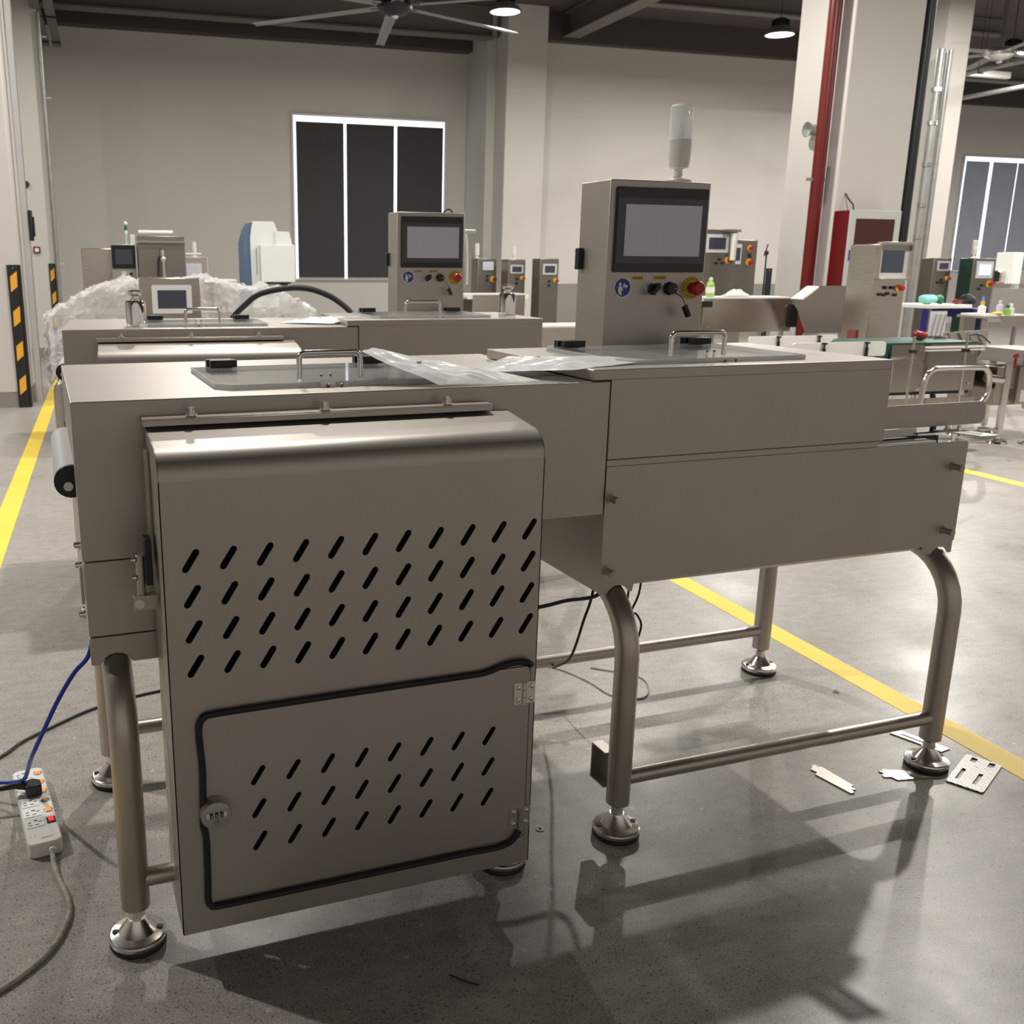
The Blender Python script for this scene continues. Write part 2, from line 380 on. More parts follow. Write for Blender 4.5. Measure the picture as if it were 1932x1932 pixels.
# yellow floor tapes
struct('trim_15', G().box(-.707, -.60, -3, 14.5, 0, .0012), 'tape')
struct('trim_16', G().box(2.24, 2.335, -3, 2.9, 0, .0012), 'tape')
struct('trim_17', G().box(5.43, 5.53, -3, 3.75, 0, .0012), 'tape')
# ---------------------------------------------------------------- high bay lamps (the hall's own light)
def make_lamp():
    t = bthing('high_bay_lamp', 'x', 'lamp', 5.23, 11.64, 4.6, 0, 'high bay lamps hanging from the ceiling')
    obj('reflector', G().lathe([(.195, 0), (.215, 0), (.213, .02), (.17, .07), (.11, .12), (.10, .12), (.15, .075), (.195, .02)], n=36, cap=False), 'galv', t)
    obj('diffuser', G().lathe([(.0, .004), (.10, .0), (.197, .006), (.197, .014), (.0, .014)], n=36), 'lampglow', t)
    h = G().lathe([(.105, .10), (.105, .16), (.08, .17), (.08, .22), (.05, .23), (.0, .23)], n=24)
    for k in range(10):
        a = 2*PI*k/10; h.rbox((.10*math.cos(a), .10*math.sin(a), .15), (.025, .006, .05), Matrix.Rotation(a, 3, 'Z'))
    obj('heat_sink', h, 'black', t)
    obj('suspension_cord', G().cyl((0, 0, .22), (0, 0, .85), .006, 8), 'black', t)
    return t
lamp0 = make_lamp()
lab = {(1, 2): 'round lit ceiling lamp above the folded beam corner, beside the left fan', (2, 2): 'lit bell-shaped lamp hanging left of the big column with the red pipe',
       (3, 2): 'ceiling lamp hanging behind the right fan hub'}
for i in range(-1, 6):
    for j in range(3):
        if (i > 3 and j == 0): continue
        x, y = .93+4.3*i+.06*(1 if j == 2 else 0), 2.86+4.39*j
        if i == 1 and j == 0: x, y = 5.62, 3.20
        if i == 1 and j == 2: l = lamp0; l.location = B(x, y, 4.6)
        elif (i, j) in lab: l = dup(lamp0, B(x, y, 4.6), BETA, '')
        else: l = dup(lamp0, B(x, y, 4.6), BETA, '')
        l['label'] = lab.get((i, j), 'round high bay lamp hanging high above the machines, out of the picture')
        ld = bpy.data.lights.new('lamp_light', 'AREA'); ld.shape = 'DISK'; ld.size = .13; ld.energy = LAMP_W[j]*(.3 if (j == 0 and i > 1) else .55 if (j == 0 and i == 0) else 1)
        ld.color = (1, .955, .88); ld.spread = 3.14
        lo = bpy.data.objects.new('lamp_light', ld); COL.objects.link(lo); lo.parent = l; lo.location = (0, 0, -.02)
# ---------------------------------------------------------------- front line: conveyor with side cabinet
def foot_geo(x, y):
    met = G().lathe([(.0, .012), (.056, .012), (.058, .02), (.057, .024), (.054, .026), (.038, .030), (.019, .054), (.017, .058), (.0, .058)], (x, y, 0), 36)
    met.lathe([(.0165, .054), (.0155, .076), (.010, .078), (.010, .088)], (x, y, 0), 6)
    return met
def foot(x, y, par):
    f = obj('levelling_foot', foot_geo(x, y), 'foot', par, sharp=.3)
    obj('rubber_pad', G().lathe([(.0, 0), (.055, 0), (.057, .004), (.055, .013), (0, .013)], (x, y, 0), 32), 'rubber', f)
    for s in (-1, 1): obj('bolt_hole', G().cyl((x+s*.043, y-s*.006, .0235), (x+s*.043, y-s*.006, .0305), .0065, 14), 'rubber', f)
def uframe(x, yf, yb, par, ztop=.594):
    r = .16; p = [(x, yf, .086), (x, yf, ztop-r)]
    p += [(x, yf+r-r*math.cos(a), ztop-r+r*math.sin(a)) for a in [PI/2*i/8 for i in range(1, 9)]]
    p += [(x, yb-r+r*math.sin(a), ztop-r+r*math.cos(a)) for a in [PI/2*i/8 for i in range(0, 9)]]
    p += [(x, yb, .086)]
    return obj('leg_frame', G().tube(p, .0285, 24), 'tube', par)
def saddle(x0, x1, xc, y, z0, z1):
    a = arc((xc, z0-.012), .033, PI, 0, 8); a = [q for q in a if q[1] > z0]
    return [(x0, z0), (xc-.033, z0)]+a+[(xc+.033, z0), (x1, z0), (x1, z1), (x0, z1)]
def slot(cx, cz, L=.036, r=.0062, ang=1.0, n=5):
    dx, dz = math.cos(ang), math.sin(ang); h = L/2
    p = [(cx+dx*h+r*math.cos(ang-PI/2+PI*i/n), cz+dz*h+r*math.sin(ang-PI/2+PI*i/n)) for i in range(n+1)]
    p += [(cx-dx*h+r*math.cos(ang+PI/2+PI*i/n), cz-dz*h+r*math.sin(ang+PI/2+PI*i/n)) for i in range(n+1)]
    return p
def bolt(g, p, d, L=.022, r=.009):
    p = Vector(p); d = Vector(d); g.cyl(p, p+d*.003, r*1.5, 18); g.cyl(p+d*.003, p+d*L, r, 18)
    g.cyl(p+d*L, p+d*(L+.001), r*.45, 6)
    return g
def pull_handle(x0, x1, y, z, h, par, rr=.006):
    r = .014; p = [(x0, y, z), (x0, y, z+h-r)]+[(x0+r-r*math.cos(a), y, z+h-r+r*math.sin(a)) for a in [PI/2*i/6 for i in range(1, 7)]]
    p += [(x1-r+r*math.sin(a), y, z+h-r+r*math.cos(a)) for a in [PI/2*i/6 for i in range(0, 7)]]+[(x1, y, z)]
    return obj('handle', G().tube(p, rr, 14), 'polish', par)
def cover(x0, x1, y0, y1, z, par, hx, ch=.03):
    poly = [(x0+ch, y0), (x1-ch*.3, y0), (x1, y0+.02), (x1, y1), (x0, y1), (x0, y0+ch*1.2)]
    c = obj('acrylic_cover', G().prism(poly, XY, z, z+.010), 'acrylic', par, bevel=.0008)
    inn = [(x0+ch+.002, y0+.004), (x1-ch*.3-.001, y0+.004), (x1-.003, y0+.022), (x1-.003, y1-.003), (x0+.003, y1-.003), (x0+.004, y0+ch*1.2+.001)]
    obj('edge_glint_rim', G().holes(poly, [inn], XY, z-.0002, z+.0102), 'clear', c)  # whiter rim paints in the brightness of light caught in acrylic edges
    for hx0 in hx:
        g = G().box(hx0, hx0+.062, y1-.026, y1-.004, z+.010, z+.027).box(hx0-.004, hx0+.056, y1+.004, y1+.026, z+.0, z+.026)
        for k in range(4): g.cyl((hx0+.004+k*.014, y1, z+.013), (hx0+.014+k*.014, y1, z+.013), .007, 10)
        obj('cover_hinge', g, 'black', c, bevel=.001)
    return c
def build_conveyor():
    t = thing('metal_detector_conveyor', 'brushed steel conveyor housing nearest the camera, with a slotted side cabinet', 'machine')
    xl, xr = -.127, 1.006
    ho = G().box(xl, xr, .204, .905, .795, 1.1)
    obj('hood', ho, 'steel', t, bevel=.0025)
    obj('lower_body', G().box(xl+.002, .70, .206, .9, .642, .793), 'steel', t, bevel=.002)
    obj('bottom_tray', G().prism(saddle(xl+.002, .70, -.077, 0, .583, .640), XZ, .206, .216).box(xl+.004, .70, .216, .9, .60, .640), 'steel', t, bevel=.0015)
    for x in (-.077, .7415):
        uframe(x, .134, .812, t)
        for y in (.134, .812): foot(x, y, t)
    for y in (.134, .812): obj('cross_rail', G().cyl((-.077, y, .145), (.7415, y, .145), .019, 18), 'tube', t)
    c = cover(.155, .66, .29, .655, 1.1005, t, (.197, .56))
    pull_handle(.335, .468, .335, 1.112, .055, c)
    g = G()
    for x in (.372, .392):
        g.cyl((x, .300, 1.11), (x, .300, 1.122), .0022, 8); g.sphere((x, .300, 1.123), .0035, 8)
    g.box(.366, .398, .283, .290, 1.1005, 1.111); g.sphere((.382, .279, 1.104), .004, 8); g.sphere((.41, .279, 1.104), .004, 8)
    obj('cover_latch', g, 'polish', c)
    # belt end sticking out on the left
    by0, by1 = .30, .78
    b = G().prism(arc((-.135, .935), .030, PI/2, 1.5*PI, 12)+[(-.10, .905), (-.10, .965)], lambda a, b_, h: (a, h, b_), by0+.006, by1)
    bo = obj('conveyor_belt', b, 'belt', t)
    e = G().prism(arc((-.134, .934), .032, PI/2, 1.5*PI+.5, 12)+[(-.10, .875), (-.10, .966)], lambda a, b_, h: (a, h, b_), by0-.006, by0+.006)
    obj('belt_end_plate', e, 'black', bo)
    obj('roller_bolt', bolt(G(), (-.140, by0-.006, .925), (0, -1, 0), .004, .006), 'polish', bo)
    for (y, z) in ((.26, .815), (.26, .775), (.26, .673)): obj('end_bolt', bolt(G(), (xl, y, z), (-1, 0, 0), .012, .006), 'polish', t)
    obj('end_lug', G().box(xl-.006, xl, .24, .28, .70, .775), 'tube', t, bevel=.001)
    # mounting rail of the cabinet with three cap screws
    r = obj('mounting_rail', G().box(-.005, .697, .156, .2035, 1.0560, 1.0700).box(-.005, .697, .1535, .156, 1.0560, 1.0675), 'tube', t, bevel=.0008)
    for x in (.085, .343, .601): obj('rail_bolt', bolt(G(), (x, .168, 1.072), (0, 0, 1), .015, .0075), 'polish', r)
    # cabinet shell
    w, ct, cbz, R, cd, cback = .740, 1.036, .09, .052, .178, 1.053
    sh = G()
    outer = [(0, cbz), (w, cbz), (w, ct-R), (0, ct-R)]
    dx0, dx1, dz0, dz1 = .050, .728, .150, .550
    hs = [slot(.049+.0663*i, .8405-.0662*j) for j in range(4) for i in range(11)]
    hs.append(rrect(dx0, dx1, dz0, dz1, .012))
    sh.holes(outer, hs, XZ, 0, .002)
    ar = [(R-R*math.cos(a), ct-R+R*math.sin(a)) for a in [PI/2*i/12 for i in range(13)]]
    sh.grid(2, 15, lambda u, v_: (u*w,)+tuple(ar[round(v_*14)] if round(v_*14) < 13 else (cd, cback)))
    side = [(0.0, cbz)]+ar+[(cd, cback), (cd, cbz)]
    sl = []
    for i in range(6): sl += [slot(.150, .60-.074*i, .030, .0035, 1.45), slot(.085, .59-.074*i, .030, .0035, 1.45)]
    sh.holes(side, sl, YZ, 0, .002); sh.holes(side, [], YZ, w-.002, w)
    obj('cabinet_shell', sh, 'steel', t)
    obj('cabinet_back', G().box(.003, w-.003, cd-.003, cd, cbz, ct-.01), 'black', t)
    d = G().holes(rrect(dx0+.002, dx1-.002, dz0+.002, dz1-.002, .012), [slot(.155+.0688*i, .405-.0700*j, .034, .0055) for j in range(3) for i in range(8)], XZ, -.001, .0015)
    door = obj('cabinet_door', d, 'steel', t)
    pth = smooth([(.726, -.006, .553), (.712, -.010, .561), (.69, -.008, .563), (.662, -.006, .5595), (.62, -.005, .549), (.55, -.005, .548), (.40, -.005, .548), (.20, -.005, .547), (.085, -.005, .546), (.060, -.005, .543), (.049, -.005, .528), (.048, -.005, .50), (.051, -.005, .44), (.049, -.005, .36), (.0475, -.005, .325), (.052, -.005, .29), (.051, -.005, .20), (.050, -.005, .160), (.056, -.005, .148), (.072, -.005, .143), (.20, -.005, .143), (.40, -.005, .143), (.58, -.005, .143), (.655, -.005, .141), (.685, -.006, .146), (.702, -.007, .158), (.712, -.007, .172)], 6)
    obj('rubber_edge_seal', G().tube(pth, .0066, 10), 'rubber', door)
    for z in (.490, .203):
        h = G().box(.690, .709, -.0035, -.001, z-.024, z+.024).box(.717, .738, -.0035, -.001, z-.024, z+.024)
        for k in range(3): h.cyl((.7125, -.005, z-.024+.0165*k), (.7125, -.005, z-.0085+.0165*k), .0045, 12)
        for (hx, hz) in ((.699, -.014), (.699, .014), (.729, -.014), (.729, .014)):
            h.lathe([(.0052, 0), (.0045, -.003), (.002, -.004), (.0, -.004)], (hx, -.003, z+hz), 12, 'y')
        obj('door_hinge', h, 'polish', door)
    # three dial cam lock
    lx, lz = .070, .349
    lk = obj('combination_lock', G().lathe([(.0, 0), (.029, 0), (.0285, -.020), (.0275, -.022), (.0, -.022)], (lx, -.002, lz), 40, 'y').lathe([(.0, 0), (.0272, 0), (.0268, -.0015), (.0245, -.002), (0, -.002)], (lx, -.0235, lz), 40, 'y'), 'lock', door)
    for k in (-1, 0, 1): obj('number_dial', G().cyl((lx+k*.0095-.0032, -.0222, lz+.002), (lx+k*.0095+.0032, -.0222, lz+.002), .0068, 18), 'black', lk)
    obj('dial_gap', G().box(lx-.0185, lx+.0185, -.0262, -.0254, lz-.003, lz+.007), 'white', lk)
    for k in (-1, 0, 1): text('dial_digit', '0', .0075, 'hmi_light', lk, Matrix.Translation((lx+k*.0095, -.0292, lz+.002)) @ Matrix.Rotation(PI/2, 4, 'X'))
    obj('keyhole', G().lathe([(.0, 0), (.0062, 0), (.0062, -.0012), (0, -.0012)], (lx-.001, -.0252, lz-.0125), 20, 'y').box(lx-.0045, lx+.0025, -.0270, -.0262, lz-.0135, lz-.0115), 'galv', lk)
    # sensor clamp on the cabinet's left side
    cl = obj('sensor_clamp', G().box(-.045, -.004, .085, .105, .728, .757).cyl((-.030, .095, .745), (-.030, .095, .832), .008, 14), 'tube', t, bevel=.0008)
    for a in (((-.036, .085, .742), (0, -1, 0), .004, .006), ((-.038, .095, .824), (-1, 0, 0), .008, .004), ((-.038, .095, .79), (-1, 0, 0), .008, .004)):
        obj('clamp_bolt', bolt(G(), *a), 'polish', cl)
    obj('reflector_pad', G().box(-.021, -.009, .085, .125, .775, .862), 'black', cl, bevel=.002)
    obj('edge_strip', G().box(-.009, -.004, .125, .145, .80, 1.02), 'tube', cl)
    return t
conv1 = build_conveyor()
def build_checkweigher():
    t = thing('checkweigher', 'brushed steel checkweigher on tube legs with raised touchscreen box, nearest one', 'machine')
    x0, xr = 1.009, 2.102
    hx0, hx1 = .962, 1.811
    obj('hood', G().box(hx0, hx1, .205, .763, 1.102, 1.126).box(x0, hx1, .205, .763, .922, 1.104), 'steel', t, bevel=.0022)
    # body under the hood: front panel, end panel, back panel, floor; open trough on the right
    n = [(x0, .602), (1.025, .602), (1.025, .602)]+[q for q in arc((1.058, .588), .033, PI-.42, .42, 8)]+[(1.097, .602), (1.099, .612), (1.101, .625), (1.996, .625), (1.998, .612), (2.004, .602), (2.022, .602)]+[q for q in arc((2.056, .588), .033, PI-.42, .42, 8)]+[(2.098, .602), (2.098, .634), (2.103, .636), (2.103, .90), (2.098, .906), (x0, .906)]
    obj('front_panel', G().prism(n, XZ, .205, .209), 'steel', t)
    obj('lower_fold', G().add([(1.10, .209, .626), (1.998, .209, .626), (1.998, .232, .609), (1.10, .232, .609), (1.10, .211, .626), (1.998, .211, .626), (1.998, .234, .609), (1.10, .234, .609)], [(0, 1, 2, 3), (7, 6, 5, 4), (0, 4, 5, 1), (2, 6, 7, 3), (1, 5, 6, 2), (0, 3, 7, 4)]), 'steel', t)
    b = G().box(x0, x0+.003, .209, .76, .604, .912).box(x0+.003, 2.10, .757, .76, .62, .912).box(x0+.003, 2.10, .232, .757, .609, .613).box(2.098, 2.101, .50, .76, .64, .90).box(2.098, 2.101, .21, .50, .64, .72)
    obj('body_shell', b, 'steel', t)
    obj('rail_strip', G().box(x0, 1.80, .206, .222, .907, .921), 'steel', t)
    obj('front_ledge', G().box(1.795, 1.99, .2055, .243, .9065, .913), 'white', t)
    ins = G().box(1.20, 2.06, .262, .275, .80, .913).box(1.20, 2.09, .275, .70, .78, .80)
    tr = obj('belt_module', ins, 'black', t)
    obj('conveyor_belt', G().prism(arc((2.00, .90), .022, -PI/2, PI/2, 8)+[(1.25, .922), (1.25, .878)], XZ, .290, .60), 'belt', tr)
    for x in (1.88, 1.95, 2.02): obj('module_bolt', bolt(G(), (x, .26, .885), (0, -1, 0), .003, .006), 'tube', tr)
    obj('belt_edge_strip', G().box(1.80, 1.98, .262, .268, .918, .936), 'white', tr)
    # side guard and its slotted fixing plate
    a = [(1.62, .937)]+arc((2.206, .957), .020, -PI/2, 0, 5)+arc((2.206, .978), .020, 0, PI/2, 5)+[(1.62, .998)]
    sg = obj('side_guard', G().prism(a, XZ, .270, .273), 'steel', t); obj('guard_seam', G().box(2.140, 2.1415, .2694, .27, .937, .998), 'belt', sg)
    sl = G().holes([(2.045, .268), (2.075, .150), (2.14, .146), (2.115, .268)], [[(2.082, .260), (2.104, .165), (2.110, .165), (2.089, .260)]], XY, .926, .929)
    pl = obj('slotted_plate', sl, 'white', t)
    for q in ((2.082, .258, .929), (2.098, .235, .929)): obj('wing_bolt', bolt(G(), q, (0, 0, 1), .012, .006), 'polish', pl)
    obj('plate_bracket', G().box(1.97, 2.09, .262, .32, .921, .925).box(2.04, 2.06, .273, .276, .925, .96), 'black', pl)
    for (x, z) in ((1.026, .832), (1.026, .659), (2.060, .840), (2.060, .666)):
        obj('standoff_bolt', bolt(G(), (x, .205, z), (0, -1, 0), .030, .0085), 'tube', t)
    for x in (1.058, 2.056):
        uframe(x, .148, .843, t, .615)
        for y in (.148, .843): foot(x, y, t)
    for y in (.148, .843): obj('cross_rail', G().cyl((1.058, y, .15), (2.056, y, .15), .019, 18), 'tube', t)
    cc = G().box(1.060, 1.064, .178, .24, .112, .205).box(1.034, 1.060, .178, .24, .112, .115).box(1.034, 1.060, .178, .24, .202, .205).box(1.034, 1.060, .236, .24, .115, .202)
    obj('stop_channel', cc, 'tube', t)
    c = cover(1.085, 1.61, .275, .655, 1.1265, t, (1.125, 1.525))
    pull_handle(1.236, 1.388, .318, 1.138, .055, c)
    g = G()
    for x in (1.315, 1.335): g.cyl((x, .285, 1.136), (x, .285, 1.15), .0022, 8); g.sphere((x, .285, 1.151), .0035, 8)
    g.sphere((1.355, .265, 1.130), .004, 8); g.sphere((1.385, .265, 1.130), .004, 8)
    obj('cover_latch', g, 'polish', c)
    # ---- control box
    bx0, bx1, by0, by1 = 1.322, 1.648, .766, .925
    cb = obj('control_box', G().box(bx0, bx1, by0, by1, .80, 1.575), 'steel', t, bevel=.003)
    obj('touchscreen', G().prism(rrect(1.340, 1.637, 1.329, 1.556, .004), XZ, by0-.008, by0-.0002), 'blackgloss', cb, bevel=.001)
    obj('screen_surround', G().prism(rrect(1.3435, 1.6335, 1.353, 1.5275, .002), XZ, by0-.0088, by0-.0078), 'greygloss', cb)
    obj('display', G().box(1.368, 1.617, by0-.0094, by0-.0086, 1.3725, 1.5105), 'display', cb)
    sg = obj('safety_sign', G().cyl((1.376, by0-.001, 1.287), (1.376, by0-.0004, 1.287), .0285, 36), 'white', cb)
    obj('sign_disc', G().cyl((1.376, by0-.0018, 1.287), (1.376, by0-.0011, 1.287), .0250, 36), 'blue', cb)
    f = G(); y = by0-.0026; k = .0125
    Q = lambda a, b_: (1.376+a*k, 1.287+b_*k)
    f.prism([Q(.35*math.cos(i*PI/7)-.72, .38*math.sin(i*PI/7)+.72) for i in range(14)], XZ, y, y+.0006)
    f.prism([Q(-1.15, .2), Q(-.6, .35), Q(-.15, .1), Q(.1, -.45), Q(.55, -.1), Q(.75, .15), Q(.55, .3), Q(.0, -.75), Q(-.3, -.6), Q(-.2, -1.75), Q(-.95, -1.45), Q(-1.15, -.9)], XZ, y, y+.0006)
    f.prism([Q(.0, .15), Q(.55, .75), Q(1.35, .35), Q(.75, -.25)], XZ, y, y+.0006)
    f.prism([Q(.0, .35), Q(.25, .9), Q(.55, .9), Q(.6, .8)], XZ, y, y+.0006)
    obj('sign_figure', f, 'white', cb)
    RX = Matrix.Rotation(PI/2, 4, 'X')
    for (tx, tz, s, ww) in ((1.424, 1.3125, 'POWER', .018), (1.498, 1.3135, 'ETHERNET', .021)):
        obj('yellow_label', G().box(tx-ww, tx+ww, by0-.0008, by0-.0003, tz-.0055, tz+.0055), 'yellow', cb)
        text('label_text', s, .009 if len(s) < 6 else .0075, 'black', cb, Matrix.Translation((tx, by0-.0012, tz)) @ RX, .0002)
    kn = obj('selector_knob', G().lathe([(.0, 0), (.0165, 0), (.0165, -.006), (.0, -.006)], (1.470, by0, 1.283), 28, 'y'), 'polish', cb)
    ax = Matrix.Rotation(-.85, 3, 'Y')
    kn2 = G().lathe([(.0, -.005), (.014, -.005), (.013, -.016), (.0, -.016)], (1.470, by0, 1.283), 28, 'y').rbox((1.470, by0-.022, 1.283), (.017, .012, .0055), ax)
    obj('selector_grip', kn2, 'black', cb)
    obj('grip_mark', G().rbox((1.4835, by0-.0345, 1.295), (.006, .0006, .001), ax), 'white', cb)
    co = G().lathe([(.0, 0), (.019, 0), (.019, -.006), (.0165, -.010), (.0165, -.022), (.0, -.022)], (1.530, by0, 1.284), 8, 'y')
    obj('socket_cap', co, 'black', cb)
    obj('socket_slot', G().box(1.532, 1.543, by0-.0235, by0-.0225, 1.2835, 1.2855), 'galv', cb)
    obj('cap_cord', G().tube(smooth([(1.541, by0-.012, 1.272), (1.553, by0-.03, 1.262), (1.560, by0-.038, 1.245), (1.564, by0-.04, 1.231)], 5), .0013, 8), 'black', cb)
    obj('dangling_cap', G().tube([(1.560, by0-.04, 1.236), (1.574, by0-.042, 1.208)], .0095, 12), 'black', cb)
    obj('emergency_stop_plate', G().cyl((1.606, by0-.002, 1.285), (1.606, by0-.0002, 1.285), .0325, 40), 'yellow', cb)
    st = 'EMERGENCY'
    for i, ch in enumerate(st):
        a = math.radians(190-22*i)
        text('stop_letter', ch, .0095, 'black', cb, Matrix.Translation((1.606+.0262*math.cos(a), by0-.0026, 1.285+.0262*math.sin(a))) @ RX @ Matrix.Rotation(a-PI/2, 4, 'Z'), .0002)
    for i, ch in enumerate('STOP'):
        a = math.radians(238+21*i)
        text('stop_letter', ch, .0095, 'black', cb, Matrix.Translation((1.606+.0262*math.cos(a), by0-.0026, 1.285+.0262*math.sin(a))) @ RX @ Matrix.Rotation(a+PI/2, 4, 'Z'), .0002)
    obj('emergency_stop_button', G().lathe([(.0, 0), (.0155, 0), (.0155, -.02), (.0205, -.026), (.0205, -.036), (.016, -.041), (.0, -.042)], (1.606, by0-.001, 1.285), 32, 'y'), 'red', cb)
    obj('side_latch', G().box(bx0-.016, bx0, by1-.03, by1-.008, 1.335, 1.395), 'black', cb, bevel=.002)
    return t, cb
chk1, cbox1 = build_checkweigher()
conv2 = dup(conv1, (.017, 2.027, 0), -.0735, 'brushed steel conveyor housing of the second line, behind the nearest one')
chk2 = dup(chk1, (.017, 2.027, 0), -.0735, 'brushed steel checkweigher of the second line with touchscreen box left of the pillar')
# beacon on the nearest control box
def beacon_parts(par, s=1.0, x=0, y=0, z=0, lens='clear'):
    b = obj('beacon_base', G().lathe([(.0, 0), (.040*s, 0), (.040*s, .010*s), (.018*s, .016*s), (.014*s, .020*s), (.012*s, .040*s), (.028*s, .045*s), (.031*s, .06*s), (.034*s, .12*s), (.0, .12*s)], (x, y, z), 28), 'white', par)
    obj('beacon_lens', G().lathe([(.0, .12*s), (.031*s, .12*s), (.033*s, .205*s), (.034*s, .207*s), (.030*s, .213*s), (.0, .213*s)], (x, y, z), 28), lens, b)
    obj('beacon_core', G().lathe([(.0, .121*s), (.009*s, .121*s), (.009*s, .20*s), (.0, .20*s)], (x, y, z), 12), 'whitemachine', b)
beacon_parts(cbox1, 1, 1.592, .85, 1.5755)
# ---------------------------------------------------------------- on the tables: weights, pouches
def weight(x, y, z, label, rz=0, s=1.0):
    t = thing('test_weight', label, 'weight', (x, y, z), rz, 'polished cylindrical test weights')
    obj('weight_body', G().lathe([(.0, 0), (.031, 0), (.033, .002), (.033, .078), (.031, .082), (.018, .085), (.014, .089), (.0, .089)], n=36), 'chrome', t)
    obj('weight_knob', G().lathe([(.0, .088), (.013, .088), (.013, .096), (.022, .102), (.023, .110), (.021, .116), (.0, .118)], n=30), 'chrome', t)
    t.scale = (s, s, s)
weight(.190, 2.385, 1.1, 'shiny cylindrical test weight on the left end of the second machine', s=1.2)
weight(1.808, 2.385, 1.126, 'shiny cylindrical test weight on the right end of the second machine', s=1.15)
def pouch(pts, label, zf, seed, button, loc=(0, 0, 0)):
    A, Bq, C_, D = [Vector(p) for p in pts]
    c = (A+Bq+C_+D)/4
    t = thing('document_pouch', label, 'document pouch', (c.x, c.y, min(p.z for p in (A, Bq, C_, D))))
    o = t.location
    def fn(u, v):
        p = A*(1-u)*(1-v)+Bq*u*(1-v)+C_*u*v+D*(1-u)*v
        nz = noise.noise(Vector((u*4+seed, v*5, seed)))*.006+abs(noise.noise(Vector((u*9+seed, v*7, 3))))*.005
        edge = min(1, 6*min(u, 1-u, v, 1-v)+.2)
        p = p+Vector((0, 0, zf(u, v)+nz*edge+.0025*edge))
        return p-o
    obj('pouch_sheet', G().grid(40, 40, fn), 'bag', t)
    def fn2(u, v):
        p = Vector(fn(.06+.88*u, .12+.80*v)); return p+Vector((0, 0, .0022+.002*noise.noise(Vector((u*6, v*6, seed)))))
    obj('inner_paper', G().grid(24, 24, lambda u, v: Vector(fn(.08+.5*u, .10+.45*v))-Vector((0, 0, .0016))), 'white', t)
    p = Vector(fn(*button)); obj('snap_button', G().lathe([(.0, 0), (.007, 0), (.006, .003), (0, .0035)], p+Vector((0, 0, .001)), 16), 'hmi_light', t)
pouch([(.468, .325, 1.168), (.545, .47, 1.162), (.845, .225, 1.104), (.60, .212, 1.104)], 'clear document pouch leaning on the cover handle of the nearest hood', lambda u, v: .004*math.sin(3*v)-.012*math.sin(PI*v)*(1-v), 2.3, (.5, .42))
pouch([(.745, .42, 1.104), (.93, .56, 1.125), (1.20, .30, 1.132), (.915, .222, 1.125)], 'crumpled clear pouch lying across the gap onto the right hood', lambda u, v: .012*math.sin(PI*u)*math.sin(PI*v), 5.1, (.72, .3))
pouch([(.78, 2.43, 1.104), (.93, 2.56, 1.108), (1.12, 2.40, 1.128), (.96, 2.27, 1.106)], 'clear document pouch lying flat on the second machine', lambda u, v: .008*math.sin(PI*u)*math.sin(PI*v), 8.7, (.5, .5))
# ---------------------------------------------------------------- floor clutter in front
def power_strip():
    t = thing('power_strip', 'white six-socket power strip with orange lit switches lying on the floor', 'power strip', (-.272, .695, 0), .12)
    L, w = .380, .076
    out = arc((.026, -L/2+.02), .013, -PI/2, 0, 4)
    poly = rrect(-w/2, w/2, -L/2, L/2, .018, 5)
    b = obj('housing', G().prism(poly, XY, .001, .038), 'white', t, bevel=.004)
    ys = [.155-.050*i for i in range(6)]
    for i, yy in enumerate(ys):
        s = obj('socket', G().prism(rrect(-.034, .008, yy-.019, yy+.019, .005, 3), XY, .038, .0395), 'whitemachine', t, bevel=.0006)
        h = G()
        for (hx, hy, a) in ((-.024, .004, .5), (-.024, -.008, -.1), (-.010, .010, 0), (.000, .003, .15), (-.009, -.009, 0)):
            h.rbox((hx, yy+hy, .0397), (.0042, .0012 if hy != .010 else .002, .0003), Matrix.Rotation(a, 3, 'Z'))
        obj('socket_slots', h, 'black', s)
    for i, yy in enumerate(ys[:5]):
        r = obj('switch_ring', G().lathe([(.0095, .038), (.0105, .0395), (.0088, .0405), (.0083, .038)], (.024, yy, 0), 24, 'z', False), 'galv', t)
        obj('lit_switch', G().lathe([(.0, .0385), (.0078, .0385), (.0070, .0412), (.003, .0418), (0, .0418)], (.024, yy, 0), 20), 'orange_off' if i == 3 else 'orange', t)
    m = obj('main_switch', G().box(.014, .034, ys[5]-.013, ys[5]+.013, .038, .0405), 'black', t)
    obj('main_rocker', G().box(.0185, .0300, ys[5]-.008, ys[5]+.008, .0405, .0430), 'redlit', t)
    obj('wear_marks', G().box(-.030, -.0285, -.158, -.150, .0381, .0384).box(-.020, -.0185, -.152, -.149, .0381, .0384).box(-.006, .020, -.1645, -.1632, .0381, .0384).box(-.008, .016, -.1690, -.1682, .0381, .0384), 'greycable', t)
    obj('cord_grommet', G().lathe([(.0, 0), (.011, 0), (.009, -.012), (.006, -.014), (.0, -.014)], (.012, -L/2+.002, .018), 18, 'y'), 'white', t)
    return t
strip = power_strip()
def cable(name, pts, r, mat, label, cat='cable', n=8, **k):
    c = Vector(pts[0]); c = Vector((c.x, c.y, 0)) if min(p[2] for p in pts) < .1 else c
    o = obj(name, G().tube(smooth([Vector(p)-c for p in pts], 8), r, 12), mat); o.location = c
    return tmeta(o, label, cat, **k)
Mi = (Matrix.Translation((-.272, .695, 0)) @ Matrix.Rotation(.12, 4, 'Z')).inverted()
